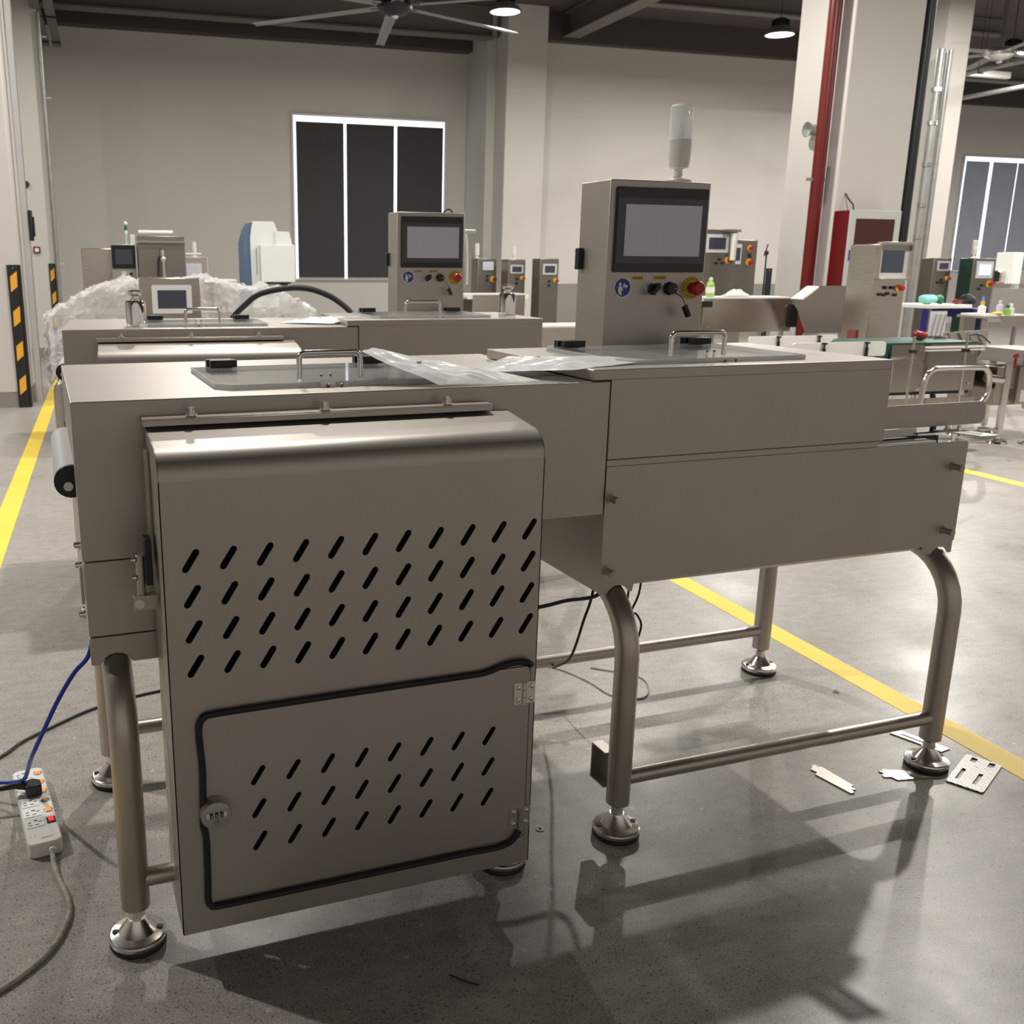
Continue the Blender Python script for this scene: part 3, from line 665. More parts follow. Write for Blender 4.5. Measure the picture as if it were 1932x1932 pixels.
obj('power_cord', G().tube([Mi @ p for p in smooth([(-.238, .500, .018), (-.234, .45, .010), (-.226, .40, .007), (-.210, .33, .006), (-.207, .27, .006), (-.222, .21, .006), (-.252, .15, .006), (-.30, .10, .006), (-.36, .06, .006), (-.45, .02, .006)], 8)], .0058, 12), 'greycable', strip)
cable('blue_cable', [(-.105, .50, .578), (-.112, .5, .53), (-.126, .5, .485), (-.157, .5, .452), (-.195, .5, .393), (-.235, .52, .308), (-.264, .56, .234), (-.285, .68, .13), (-.296, .74, .085), (-.318, .77, .065), (-.36, .80, .055), (-.45, .86, .03), (-.55, .90, .006)], .0052, 'bluecable', 'bright blue cable sagging from the machine end over the power strip')
cable('black_cable', [(.75, 1.36, .005), (.40, 1.37, .005), (.083, 1.339, .005), (-.10, 1.28, .005), (-.241, 1.178, .005), (-.313, 1.116, .005), (-.368, 1.043, .005), (-.5, .93, .005)], .0042, 'black', 'thin black cable on the floor behind the near left foot')
def plug():
    t = thing('power_plug', 'black angled power plug pushed into the white power strip', 'plug', (-.278, .745, .0405), .2)
    obj('plug_body', G().prism([(-.019, -.022), (.019, -.022), (.021, .006), (.006, .022), (-.016, .018)], XY, 0, .030), 'black', t, bevel=.003)
    obj('strain_relief', G().tube([(-.012, .006, .022), (-.04, .012, .026), (-.075, .018, .024)], .008, 12, True, [.012, .0085, .006]), 'black', t)
    obj('plug_cord', G().tube(smooth([(-.07, .017, .024), (-.11, .024, .015), (-.17, .03, -.01), (-.25, .05, -.034)], 6), .0035, 10), 'black', t)
plug()
def flat(name, poly, holes_, mat, label, th=.003, z=.0005, cat='metal plate', ang=0):
    cx = sum(p[0] for p in poly)/len(poly); cy = sum(p[1] for p in poly)/len(poly)
    g = G().holes([(a-cx, b-cy) for a, b in poly], [[(a-cx, b-cy) for a, b in h] for h in holes_], XY, 0, th)
    o = obj(name, g, mat); o.location = (cx, cy, z); return tmeta(o, label, cat)
flat('metal_bracket', [(1.755, .253), (1.766, .247), (1.759, .240), (1.772, .236), (1.779, .128), (1.768, .124), (1.770, .108), (1.758, .112), (1.755, .098), (1.742, .098), (1.725, .209), (1.738, .215), (1.733, .235), (1.742, .240)], [], 'tube', 'long narrow metal bracket lying on the floor left of the far foot')
flat('metal_bracket', [(1.903, .165), (1.915, .160), (1.920, .168), (2.020, .120), (2.030, .128), (2.045, .118), (2.040, .108), (2.050, .098), (2.040, .080), (1.995, .095), (1.915, .110), (1.912, .128), (1.893, .135), (1.896, .146), (1.908, .148)], [], 'brushed', 'shiny notched bracket on the floor in front of the far foot')
def rot4(c, u, v, pts): return [(c[0]+u[0]*a+v[0]*b, c[1]+u[1]*a+v[1]*b) for a, b in pts]
c, u, v = (2.034, .064), (.039, -.083), (.182, .092)
def q4(a, b): return (c[0]+u[0]*a+v[0]*b, c[1]+u[1]*a+v[1]*b)
flat('embossed_plate', [q4(.04, 0), q4(.96, 0), q4(1, .04), q4(1, .96), q4(.96, 1), q4(.04, 1), q4(0, .96), q4(0, .04)],
     [[q4(.16, .16), q4(.27, .16), q4(.27, .52), q4(.16, .52)], [q4(.62, .16), q4(.73, .16), q4(.73, .52), q4(.62, .52)], [q4(.2, .80), q4(.36, .80), q4(.36, .95), q4(.2, .95)], [q4(.68, .80), q4(.84, .80), q4(.84, .95), q4(.68, .95)]], 'emboss', 'square embossed steel plate with four slots beside the yellow line', .004)
flat('slotted_plate', [(2.113, .330), (2.155, .335), (2.200, .196), (2.160, .190)], [[(2.135, .312), (2.142, .312), (2.172, .214), (2.164, .214)]], 'tube', 'slotted steel plate on the floor behind the far foot', .003)
for (x, y, lb) in ((2.180, .617, 'thin steel washer on the floor near the yellow line'), (.891, .224, 'small round washer on the floor right of the slotted cabinet')):
    o = obj('washer', G().holes([(.010*math.cos(2*PI*i/20), .010*math.sin(2*PI*i/20)) for i in range(20)], [[(.005*math.cos(2*PI*i/16), .005*math.sin(2*PI*i/16)) for i in range(16)]], XY, 0, .002), 'polish'); o.location = (x, y, .0005); tmeta(o, lb, 'washer')
cable('plastic_strip', [(.485, -.171, .002), (.503, -.197, .003), (.527, -.217, .002)], .0016, 'black', 'thin black plastic offcut on the floor in the foreground', 'offcut')
cable('black_cable', [(.95, .62, .42), (1.071, .6, .431), (1.153, .6, .44), (1.25, .6, .445), (1.30, .6, .50), (1.32, .6, .595)], .0055, 'black', 'black cable bundle slung under the nearest checkweigher')
cable('black_cable', [(1.262, .61, .595), (1.245, .62, .44), (1.235, .64, .36), (1.232, .70, .22), (1.25, .83, .13)], .004, 'black', 'straight black cable hanging down to the rear rail')
cable('black_cable', [(1.395, .6, .595), (1.389, .6, .446), (1.367, .6, .385), (1.385, .6, .37), (1.402, .6, .335), (1.388, .6, .288), (1.36, .6, .30), (1.35, .6, .40), (1.36, .6, .595)], .0032, 'black', 'looped thin black cable behind the middle leg')
cable('grey_wire', [(1.30, 1.20, .003), (1.406, 1.083, .003), (1.453, .951, .003), (1.47, .83, .003), (1.55, .78, .003), (1.62, .85, .003), (1.63, .94, .003), (1.52, 1.05, .003)], .0022, 'greycable', 'thin wire looping on the floor under the nearest checkweigher')


# ---------------------------------------------------------------- columns' fittings
def hazard(x0, x1, Y, label, n=4):
    t = bthing('corner_guard', label, 'corner guard', (x0+x1)/2, Y, 0, 0, 'black and yellow column corner guards'); w = (x1-x0)/2
    obj('guard_strip', G().box(-w, w, -.010, 0, .002, 1.31).box(w-.008, w+.012, -.010, .10, .002, 1.31), 'rubber', t)
    for k in range(n):
        z = .12+.315*k
        obj('reflector_patch', G().prism([(-w*.62, z), (w*.55, z+.05), (w*.62, z+.19), (-w*.55, z+.14)], XZ, -.0115, -.010), 'amber', t)
    obj('fixing_screw', G().lathe([(.006, 0), (.004, -.002), (0, -.0025)], (0, -.010, 1.28), 12, 'y'), 'galv', t)
hazard(-.913, -.81, 8.198, 'tall black corner guard with orange patches on the near left pillar')
hazard(-.795, -.705, 13.198, 'black corner guard with orange patches on the farther left pillar')
t = bthing('cable_trunking', 'grey metal cable trunking running up beside the left pillar', 'trunking', -.745, 8.6)
obj('trunking_body', G().box(-.03, .03, -.03, .03, 0, 4.53), 'galv', t)
obj('trunking_cover', G().box(-.026, .026, -.036, -.03, 0, 4.53), 'hmi', t)
bx = bthing('switch_box', 'small black switch box fixed on the grey trunking', 'switch', -.714, 8.60, 1.55)
obj('box_body', G().box(-.0, .035, -.05, .05, -.02, .26), 'black', bx, bevel=.01)
obj('box_cover', G().box(.035, .05, -.035, .035, .02, .20), 'blackgloss', bx, bevel=.004)
t = bthing('conduit_pipe', 'thin grey conduit running up the far left pillar edge', 'pipe', -.675, 13.15)
obj('pipe', G().cyl((0, 0, 0), (0, 0, 4.5), .028, 12), 'galv', t)
for z in (1.3, 3.45, 4.2): obj('pipe_clip', G().box(-.03, .09, -.005, .005, z, z+.015), 'hmi', t)
t = bthing('wall_socket', 'small square red-rimmed button on the far left pillar', 'switch', -.93, 13.19, 1.49)
obj('button_frame', G().box(-.045, .045, -.01, 0, -.045, .045), 'redpaint', t, bevel=.003); obj('button_face', G().box(-.025, .025, -.014, -.01, -.025, .025), 'white', t)
o = bobj('round_vent', G().lathe([(.045, 0), (.045, -.02), (.0, -.02)], n=20, axis='y'), 'black', -1.0, 13.195, 2.35, 'small round black vent high on the far left pillar', 'vent')
for k, (x, lb) in enumerate(((-.70, 'grey cable tray under the ceiling at far left, left one of the pair'), (-.53, 'grey cable tray under the ceiling at far left, right one of the pair'))):
    o = bthing('cable_tray', lb, 'cable tray', x, 9, 4.55)
    obj('tray', G().box(-.06, .06, -3, 6.6, 0, .05), 'beam', o)
    obj('tray_hanger', G().box(-.065, .065, 4.55, 4.60, -.02, -.002).box(-.005, .005, 4.57, 4.58, .05, .88), 'black', o)
    obj('tray_hanger', G().box(-.065, .065, 6.2, 6.25, -.02, -.002).box(-.005, .005, 6.22, 6.23, .05, .88), 'black', o)
# big column: red pipe, speaker, brackets, hose cabinet, black pipe
t = bthing('fire_main_pipe', 'glossy red vertical fire main pipe on the big pillar', 'pipe', 6.85, 7.03)
obj('pipe', G().cyl((0, 0, 0), (0, 0, 5.44), .063, 28), 'redpaint', t)
for z in (2.17,):
    obj('pipe_clamp', G().box(-.13, .12, -.012, .012, z, z+.03).box(.095, .12, -.02, .0, z-.20, z+.14), 'galv', t)
t = bthing('wall_speaker', 'small grey round speaker fixed behind the red pipe', 'speaker', 6.975, 7.31, 2.69)
obj('speaker_horn', G().lathe([(.0, 0), (.05, 0), (.05, -.05), (.075, -.10), (.07, -.10), (.0, -.07)], n=24, axis='x'), 'galv', t)
t = bthing('hose_cabinet', 'red and silver fire hose cabinet hanging on the big pillar', 'cabinet', 6.98, 6.895, 1.10)
obj('cabinet_body', G().box(0, .60, -.22, 0, 0, .78), 'redpaint', t, bevel=.004)
fr = G().holes([(0, 0), (.60, 0), (.60, .78), (0, .78)], [[(.065, .07), (.535, .07), (.535, .70), (.065, .70)]], XZ, -.245, -.22)
d = obj('cabinet_door', fr, 'hmi', t, bevel=.002)
obj('door_glass', G().box(.065, .535, -.236, -.232, .07, .70), 'fireglass', d)
obj('door_handle', G().box(.02, .032, -.252, -.245, .30, .40), 'blue', d)
txt = text('glass_lettering', '火警119', .10, 'redball', d, Matrix.Translation((.30, -.2375, .42)) @ Matrix.Rotation(PI/2, 4, 'X'), .0003)
cb = obj('alarm_cable', G().tube([(.13, -.12, .78), (.13, -.10, .84), (.115, -.04, .90), (.11, -.0, .95)], .008, 8), 'black', t)
t = bthing('downpipe', 'black vertical pipe at the right edge of the big pillar', 'pipe', 7.875, 6.93)
obj('pipe', G().cyl((0, 0, 0), (0, 0, 5.44), .055, 20), 'black', t)
t = bthing('air_pipe', 'silver lagged vertical pipe right of the black pipe', 'pipe', 10.22, 9.2)
obj('pipe', G().cyl((0, 0, 0), (0, 0, 4.0), .05, 16), 'galv', t); obj('pipe', G().cyl((.16, .02, 0), (.16, .02, 4.0), .035, 16), 'galv', t)
for z in (1.7, 2.1, 2.6, 3.1, 3.5): obj('pipe_joint', G().cyl((0, 0, z), (0, 0, z+.05), .062, 14), 'polish', t)
for (x, y0, y1, z, lb) in ((12.7, 5, 12.3, 4.2, 'thin suspended sprinkler pipe crossing under the right fan'), (14.5, 5, 13.4, 4.2, 'thin suspended sprinkler pipe, lower one at the right edge')):
    t = bthing('sprinkler_pipe', lb, 'pipe', x, y0, z, 0)
    obj('pipe', G().cyl((0, 0, 0), (0, y1-y0, 0), .04, 12), 'galv', t)
    for yy in (3.0, 6.0):
        obj('pipe_hanger', G().box(-.05, .05, yy, yy+.03, -.05, -.042).cyl((-.045, yy+.015, -.04), (-.045, yy+.015, 1.2), .005, 6).cyl((.045, yy+.015, -.04), (.045, yy+.015, 1.2), .005, 6), 'beamdark', t)
o = bobj('tube_light', G().box(0, 2.6, -.05, .05, 0, .10), 'white', 12.3, 12.6, 4.45, 'long white lighting trunking near the ceiling at right', 'light')
# ceiling fans
def fan(x, y, z, label, rod, rot, hubmat):
    t = bthing('ceiling_fan', label, 'fan', x, y, z, 0, 'large industrial ceiling fans')
    obj('motor_hub', G().lathe([(.0, -.10), (.12, -.09), (.20, -.04), (.21, .0), (.18, .05), (.08, .08), (.0, .08)], n=32), hubmat, t)
    obj('down_rod', G().cyl((0, 0, .08), (0, 0, rod), .035, 14), 'beam', t)
    for k in range(6):
        a = rot+2*PI*k/6; Rm = Matrix.Rotation(a, 3, 'Z')
        prof = [(-.075, -.012), (-.03, .010), (.03, .014), (.075, .0), (.03, .004), (-.03, .0)]
        g = G(); v = []
        for i, r in enumerate((.22, 1.1, 1.95)):
            w = 1-.25*i/2; dz = -.02*i
            v += [Rm @ Vector((r, q[0]*w, q[1]+dz)) for q in prof]
        f = [(i*6+j, i*6+(j+1) % 6, (i+1)*6+(j+1) % 6, (i+1)*6+j) for i in range(2) for j in range(6)]+[tuple(range(5, -1, -1)), tuple(range(12, 18))]
        b = obj('fan_blade', g.add(v, f), 'fan', t)
        obj('blade_bracket', G().rbox(Rm @ Vector((.24, 0, .005)), (.08, .03, .012), Rm), 'polish', b)
    obj('hub_cap', G().sphere((0, 0, -.11), .045, 14, (1, 1, .7)), 'polish', t)
    return t
fan(3.45, 10.56, 4.3, 'large ceiling fan with grey blades at top left of centre', 1.15, .35, 'black')
fan(12.37, 10.38, 4.3, 'large ceiling fan with a shiny metal hub at top right', 1.15, .12, 'chrome')
# ---------------------------------------------------------------- background machines
def terminal(label, x, Y, w, dep, z0, z1, scr, smat='display_dark', bez='hmi', btn=(), es=None, group=None, name='control_terminal', mat='steel', stand=True, rz=0):
    """x: left edge; scr=(x0,x1,z0,z1) frame rectangle in local coords"""
    t = bthing(name, label, 'control terminal', x, Y, 0 if stand else z0, rz, group); zz = 0 if stand else -z0
    obj('terminal_body', G().box(0, w, 0, dep, z0+zz, z1+zz), mat, t, bevel=.006)
    if stand:
        obj('stand_column', G().box(w*.3, w*.7, dep*.3, dep*.7, .02, z0), 'tube', t); obj('stand_base', G().box(0, w, 0, dep, 0, .02), 'tube', t)
    a, b, c, d = scr
    s = obj('screen_frame', G().prism(rrect(a, b, c+zz, d+zz, .008), XZ, -.012, 0), bez, t)
    iw, ih = (b-a)*.14, (d-c)*.18
    obj('display', G().box(a+iw, b-iw, -.0145, -.0119, c+ih+zz, d-ih+zz), smat, s)
    for (bx_, bz) in btn: obj('push_button', G().cyl((bx_, 0, bz+zz), (bx_, -.02, bz+zz), .014, 14), 'black', t)
    if es:
        k = es[2] if len(es) > 2 else .026
        p = obj('emergency_stop_plate', G().cyl((es[0], 0, es[1]+zz), (es[0], -.006, es[1]+zz), k*1.25, 20), 'yellow', t)
        obj('emergency_stop_button', G().lathe([(.0, 0), (k*.6, 0), (k*.6, -.02), (k*.9, -.028), (k*.9, -.04), (0, -.045)], (es[0]+.01, -.004, es[1]+zz), 20, 'y'), 'red', p)
    return t
def beacon(par, x, y, z, s=1.0): beacon_parts(par, s, x, y, z)
# far left group
t = bthing('steel_cabinet', 'plain flat steel cabinet with a round lock, leftmost of the far left machines', 'cabinet', -.28, 9.62)
obj('cabinet_body', G().box(0, .34, .01, .4, .04, 1.48), 'brushed', t, bevel=.006)
obj('cabinet_door', G().box(.004, .336, 0, .01, .05, 1.475), 'brushed', t, bevel=.002)
obj('door_lock', G().lathe([(.0, 0), (.022, 0), (.018, -.02), (0, -.022)], (.045, 0, 1.27), 18, 'y'), 'polish', t)
t = terminal('dark touchscreen terminal with a green and white signal tower, far left', .02, 9.28, .245, .25, .5, 1.52, (.005, .245, 1.275, 1.51), 'display_dark', 'blackgloss', [(.19, 1.22), (.185, 1.17)])
obj('safety_sign', G().cyl((.12, -.003, 1.225), (.12, -.001, 1.225), .026, 20), 'hmi_light', t)
tw = obj('tower_pole', G().cyl((.165, .1, 1.52), (.165, .1, 1.62), .010, 10), 'hmi_light', t)
obj('tower_ring', G().cyl((.165, .1, 1.62), (.165, .1, 1.66), .016, 14), 'white', tw)
obj('tower_ring', G().cyl((.165, .1, 1.66), (.165, .1, 1.71), .015, 14), 'green', tw)
obj('tower_ring', G().sphere((.165, .1, 1.73), .022, 14), 'white', tw)
obj('side_horn', G().box(.205, .25, .05, .15, 1.52, 1.62), 'white', t)
t = bthing('steel_hopper_housing', 'large dark steel housing with a lipped lid and pipe fitting, far left', 'machine', .285, 9.0)
obj('housing', G().box(0, .475, 0, .45, .5, 1.60), 'darksteel', t, bevel=.006)
obj('housing_lid', G().box(-.005, .485, -.04, .46, 1.535, 1.548), 'polish', t)
obj('top_roller', G().cyl((.02, .22, 1.64), (.37, .22, 1.64), .022, 14), 'white', t)
obj('housing_stand', G().box(.05, .09, .05, .40, 0, .5).box(.39, .43, .05, .40, 0, .5), 'tube', t)
pf = obj('pipe_fitting', G().cyl((.25, -.03, 1.0), (.24, -.03, 1.36), .022, 14).sphere((.24, -.03, 1.37), .038, 14).tube([(.24, -.03, 1.38), (.235, -.03, 1.45), (.225, .0, 1.46)], .02, 12), 'polish', t)
obj('fitting_lever', G().tube([(.21, -.05, 1.40), (.195, -.05, 1.36), (.19, -.05, 1.20)], .010, 10), 'black', pf)
t = terminal('small grey terminal with clear beacon right of the steel housing, far left', .78, 9.6, .26, .25, .5, 1.40, (.0, .19, 1.19, 1.33), 'display', 'hmi_light')
beacon_parts(t, .75, .13, .12, 1.40)
obj('top_bar', G().cyl((-.02, .02, 1.43), (.20, .02, 1.43), .010, 10), 'white', t)
t = bthing('infeed_conveyor', 'low white-topped steel conveyor between the far left terminals and the blue machine', 'conveyor', 1.06, 9.5)
obj('conveyor_top', G().box(0, .28, 0, .5, 1.13, 1.16), 'white', t, bevel=.008); obj('conveyor_side', G().box(.02, .26, .02, .48, .75, 1.13), 'steel', t)
for (a, b_) in ((.04, .05), (.24, .05), (.04, .45), (.24, .45)): obj('leg', G().cyl((a, b_, 0), (a, b_, .75), .02, 10), 'tube', t)
# blue and white machine
t = bthing('marking_machine', 'tall white and blue rounded machine standing left of the window', 'machine', 1.51, 10.0)
side = [(.02, .0), (.0, 1.55)]+[(.03, 1.66), (.075, 1.76), (.13, 1.80), (.33, 1.80)]
fr = [(0, 0), (0, 1.60), (.04, 1.72), (.12, 1.79), (.35, 1.79), (.35, 0)]
obj('machine_side', G().prism([(-.02, 0), (-.02, 1.57), (.02, 1.71), (.07, 1.79), (.12, 1.79), (.12, 0)], XZ, .0, .45), 'bluepaint', t, bevel=.004)
obj('machine_column', G().prism([(.08, 0), (.055, 1.62), (.075, 1.74), (.09, 1.80), (.33, 1.80), (.37, 1.70), (.37, 0)], XZ, -.03, .44), 'whitemachine', t, bevel=.006)
obj('machine_arm', G().prism([(.34, 1.15), (.34, 1.69), (.50, 1.69), (.54, 1.54), (.54, 1.15)], XZ, -.06, .35), 'whitemachine', t, bevel=.008)
h = obj('machine_head', G().box(.15, .545, -.16, -.03, 1.125, 1.54), 'whitemachine', t, bevel=.008)
obj('head_lens', G().cyl((.42, -.09, 1.08), (.42, -.09, 1.125), .05, 16).box(.22, .5, -.13, -.05, 1.105, 1.125), 'black', h)
obj('head_groove', G().box(.12, .126, -.035, -.03, 1.2, 1.5), 'beam', t)
# wrapped machine with its own screen
t = bthing('wrapped_machine', 'low machine bundled in crumpled clear film behind the second line', 'machine', -.48, 6.0)
obj('machine_body', G().box(.06, 1.85, .05, .75, .45, .98), 'steel', t, bevel=.01)
obj('machine_front', G().box(.03, .05, .1, .7, .5, .8), 'bluepaint', t)
obj('hazard_label', G().box(.07, .13, .04, .048, .55, .60), 'yellow', t)
for (x, y) in ((.03, .05), (1.8, .05), (.03, .7), (1.8, .7)):
    l = obj('leg', G().tube(smooth([(x+.05, y+.05, .50), (x+.03, y, .46), (x, y, .40), (x, y, .08)], 4), .030, 14), 'tube', t)
    obj('foot_pad', G().lathe([(.0, 0), (.06, 0), (.055, .02), (.02, .03), (.015, .09), (0, .09)], (x, y, 0), 20), 'rubber', l)
def crumple(u, v, seed, amp): return amp*(noise.noise(Vector((u*9, v*9, seed)))+.7*abs(noise.noise(Vector((u*23, v*21, seed+4))))+.5*abs(noise.noise(Vector((u*47, v*43, seed+9)))))
def drape(x0, x1, y0, y1, zt, zlow, seed, nx=90, ny=60):
    def fn(u, v):                              # v: 0 front bottom -> top -> back
        x = x0+(x1-x0)*u
        if v < .45: k = v/.45; y = y0-.03*(1-k); z = zlow+(zt(u)-zlow)*k
        else: k = (v-.45)/.55; y = y0+(y1-y0)*k; z = zt(u)+.02*math.sin(PI*k)
        c = crumple(u*(x1-x0), v, seed, .06); return (x+crumple(u, v*2, seed+20, .02), y-c, z+c*.9)
    return G().grid(nx, ny, fn)
zt1 = lambda u: 1.0+.04*min(1, u*6)+.11*math.exp(-((u-.36)/.09)**2)+.10*math.exp(-((u-.52)/.12)**2)+.04*u
obj('stretch_film', drape(.0, 1.98, -.02, .8, lambda u: .93+.10*min(1, u*8)+.13*math.exp(-((u-.30)/.10)**2)+.13*math.exp(-((u-.62)/.2)**2)+.06*math.sin(u*9)**2-.12*max(0, u-.85)*5, .50, 3), 'wrap', t)
obj('stretch_film', G().grid(30, 40, lambda u, v: (-.03+crumple(u, v, 31, .04), .0+.78*u-crumple(u, v, 7, .03), .42+.55*v)), 'wrap', t)
t = terminal('grey framed touchscreen box standing among the crumpled film', .17, 5.72, .43, .15, .80, 1.235, (.085, .365, .985, 1.185), 'display_dark', 'hmi_light', mat='brushed')
o = bthing('corrugated_hose', 'black hose arching over the crumpled film towards the second line', 'hose', 1.0, 4.1, 0)
pts = smooth([(-.40, .55, .80), (-.34, .35, 1.0), (-.27, .2, 1.10), (-.20, .1, 1.165), (-.08, .05, 1.197), (.03, 0, 1.205), (.13, -.02, 1.185), (.24, -.05, 1.13), (.33, -.1, 1.03), (.36, -.12, .86), (.36, -.12, .3), (.36, -.12, .02)], 8)
obj('hose_tube', G().tube(pts, .017, 14), 'rubber', o)
# three slim terminals in the middle distance and their low conveyors
t = terminal('slim pale terminal, left of the three slim ones by the pillar', 4.37, 10, .25, .24, .5, 1.41, (.06, .20, 1.27, 1.37), 'display', 'hmi_light', [(.12, 1.2), (.12, 1.15)], (.20, 1.16, .03), mat='darksteel'); beacon_parts(t, .85, .04, .15, 1.41)
t = terminal('slim dark terminal, middle of the three slim ones by the pillar', 4.61, 9.6, .22, .24, .5, 1.40, (.02, .19, 1.235, 1.335), 'display_dark', 'hmi', [(.11, 1.17), (.11, 1.12)], (.18, 1.18, .02), mat='darksteel'); beacon_parts(t, .7, .13, .15, 1.40)
t = terminal('slim dark terminal, right of the three slim ones by the pillar', 4.89, 9.3, .24, .24, .5, 1.41, (.03, .21, 1.225, 1.35), 'display_dark', 'hmi', [(.12, 1.15), (.12, 1.10)], (.20, 1.16, .022), mat='darksteel')
def lowconv(label, x, Y, w, dep, z0, z1, tmat='white', smat='steel', n=4, name='belt_conveyor', ov=.03, er=.03):
    t = bthing(name, label, 'conveyor', x, Y)
    obj('belt', G().prism([(a, b) for a, b in arc((er, z1-er), er, PI/2, 1.5*PI, 8)]+[(a, b) for a, b in arc((w-er, z1-er), er, -PI/2, PI/2, 8)], XZ, ov, dep-ov), tmat, t)
    sd = obj('side_plate', G().box(.06+2*(er-.03), w-.06, 0, .01, z0, z1-.012), smat, t); obj('side_plate', G().box(.06, w-.06, dep-.01, dep, z0, z1-.012), smat, t)
    for (px, pz) in ((.12, z0+.05), (w-.12, z0+.05), (w-.12, z1-.08)): obj('side_bolt', G().cyl((px, 0, pz), (px, -.008, pz), .010, 12), 'polish', sd)
    for px in (.12, w-.12):
        for py in (.05, dep-.05):
            l = obj('leg', G().cyl((px, py, .06), (px, py, z0), .024, 14), 'polish', t)
            obj('foot_pad', G().lathe([(.0, 0), (.05, 0), (.045, .015), (.012, .03), (.012, .07), (0, .07)], (px, py, 0), 18), 'chrome', l)
    obj('cross_rail', G().cyl((.12, .05, .25), (w-.12, .05, .25), .018, 12), 'polish', t)
    return t
lowconv('small steel conveyor with a white roller behind the second machine box', 3.80, 8.8, .75, .4, .72, 1.02, 'white', 'brushed')
lowconv('steel conveyor with white roller seen between the two touchscreen boxes', 3.35, 6.0, .95, .5, .68, .84, 'white', 'brushed')
# warning lamp on the right side of the second control box
t = bthing('hanging_beacon', 'white warning lamp hanging upside down beside the second touchscreen box', 'light', 1.62, 2.92, 1.50)
obj('bracket_arm', G().cyl((-.075, .02, 0), (.05, .02, 0), .009, 12), 'white', t)
obj('beacon_body', G().lathe([(.0, -.01), (.016, -.01), (.022, -.05), (.026, -.13), (.026, -.25), (.0, -.25)], (-.01, .02, 0), 20), 'white', t)
obj('beacon_cable', G().tube(smooth([(-.10, .06, .085), (-.085, .05, .10), (-.06, .05, .09), (-.055, .04, .03)], 5), .004, 8), 'black', t)
# right-middle group
t = terminal('steel control box with grey screen and hanging white lamp, right of nearest touchscreen box', 6.10, 7.85, .45, .3, .75, 1.72, (.05, .34, 1.48, 1.67), 'display_dark', 'hmi_light', [(.24, 1.41), (.20, 1.37), (.28, 1.37)], (.35, 1.40, .03), mat='darksteel')
hb = obj('hanging_lamp', G().lathe([(.0, 0), (.035, 0), (.038, -.05), (.034, -.12), (.030, -.28), (.0, -.28)], (.36, -.07, 1.68), 18), 'white', t)
obj('lamp_bracket', G().box(.24, .42, -.10, .02, 1.695, 1.72), 'brushed', t)
t = terminal('wide steel panel with small screen and two red stop buttons', 6.76, 8.22, .32, .2, .75, 1.626, (.0, .106, 1.36, 1.58), 'display_dark', 'hmi_light', [(.218, 1.467), (.223, 1.445)], (.218, 1.382, .032), mat='darksteel')
obj('emergency_stop_plate', G().cyl((.218, 0, 1.536), (.218, -.006, 1.536), .034, 20), 'yellow', t); obj('emergency_stop_button', G().cyl((.225, -.005, 1.536), (.225, -.035, 1.536), .022, 18), 'red', t)
c = lowconv('dark steel conveyor with a cloth on it, right of the nearest touchscreen box', 5.25, 6.5, 1.10, .45, .73, 1.055, 'white', 'brushed')
obj('black_block', G().box(.0, .14, -.02, .02, .965, 1.02), 'black', c); obj('black_block', G().box(1.00, 1.09, -.03, .03, .77, .99), 'black', c)
t = bthing('spray_bottle', 'clear bottle of green liquid standing on the dark steel conveyor', 'bottle', 5.47, 6.66, 1.056)
obj('bottle_body', G().lathe([(.0, 0), (.038, 0), (.042, .02), (.040, .10), (.030, .135), (.014, .15), (.0, .15)], n=20), 'lime', t)
obj('bottle_cap', G().lathe([(.0, .15), (.018, .15), (.018, .178), (0, .18)], n=16), 'white', t); obj('bottle_shoulder', G().lathe([(.0415, .035), (.0425, .04), (.0425, .085), (.0415, .09)], n=20, cap=False), 'white', t)
o = bobj('work_glove', G().grid(30, 16, lambda u, v: (-.13+.26*u, -.05+.1*v, .004+.05*math.sin(PI*u)*math.sin(PI*v)*(1+.8*noise.noise(Vector((u*5, v*5, 2)))))), 'cloth', 5.76, 6.66, 1.055, 'white cotton work glove lying on the dark steel conveyor', 'glove', solid=-.01)
t = bthing('discharge_chute', 'bright sheet steel chute standing behind the white guard rails', 'chute', 6.1, 6.3)
obj('chute_panel', G().prism([(.0, 1.05), (.18, 1.165), (.72, 1.165), (.72, .72), (.22, .72), (.10, .95)], XZ, 0, .012), 'mirror', t)
obj('chute_side', G().prism([(.0, 1.05), (.18, 1.165), (.18, 1.15), (.02, 1.04)], XZ, -.16, 0), 'white', t)
obj('chute_leg', G().cyl((.25, .05, 0), (.25, .05, .72), .025, 12), 'tube', t); obj('chute_leg', G().cyl((.66, .05, 0), (.66, .05, .72), .025, 12), 'tube', t)
t = bthing('light_stand', 'thin black stand with a small clamp head beside the far wall', 'stand', 7.78, 9.0)
obj('stand_pole', G().cyl((0, 0, 0), (.0, 0, 1.52), .010, 10), 'black', t); obj('stand_clamp', G().sphere((0, 0, 1.50), .03, 10).cyl((-.03, 0, 1.46), (.01, 0, 1.60), .008, 8), 'black', t)
for k in range(3): obj('stand_leg', G().cyl((0, 0, .12), (.3*math.cos(k*2.1), .3*math.sin(k*2.1), .01), .008, 8), 'black', t)
hazard(8.69, 8.76, 10.2, 'short black and yellow corner guard behind the dark conveyor', 3)
o = struct('trim_18', G().box(8.68, 9.4, 10.21, 10.9, 0, 5.45), 'wall') if 0 else None
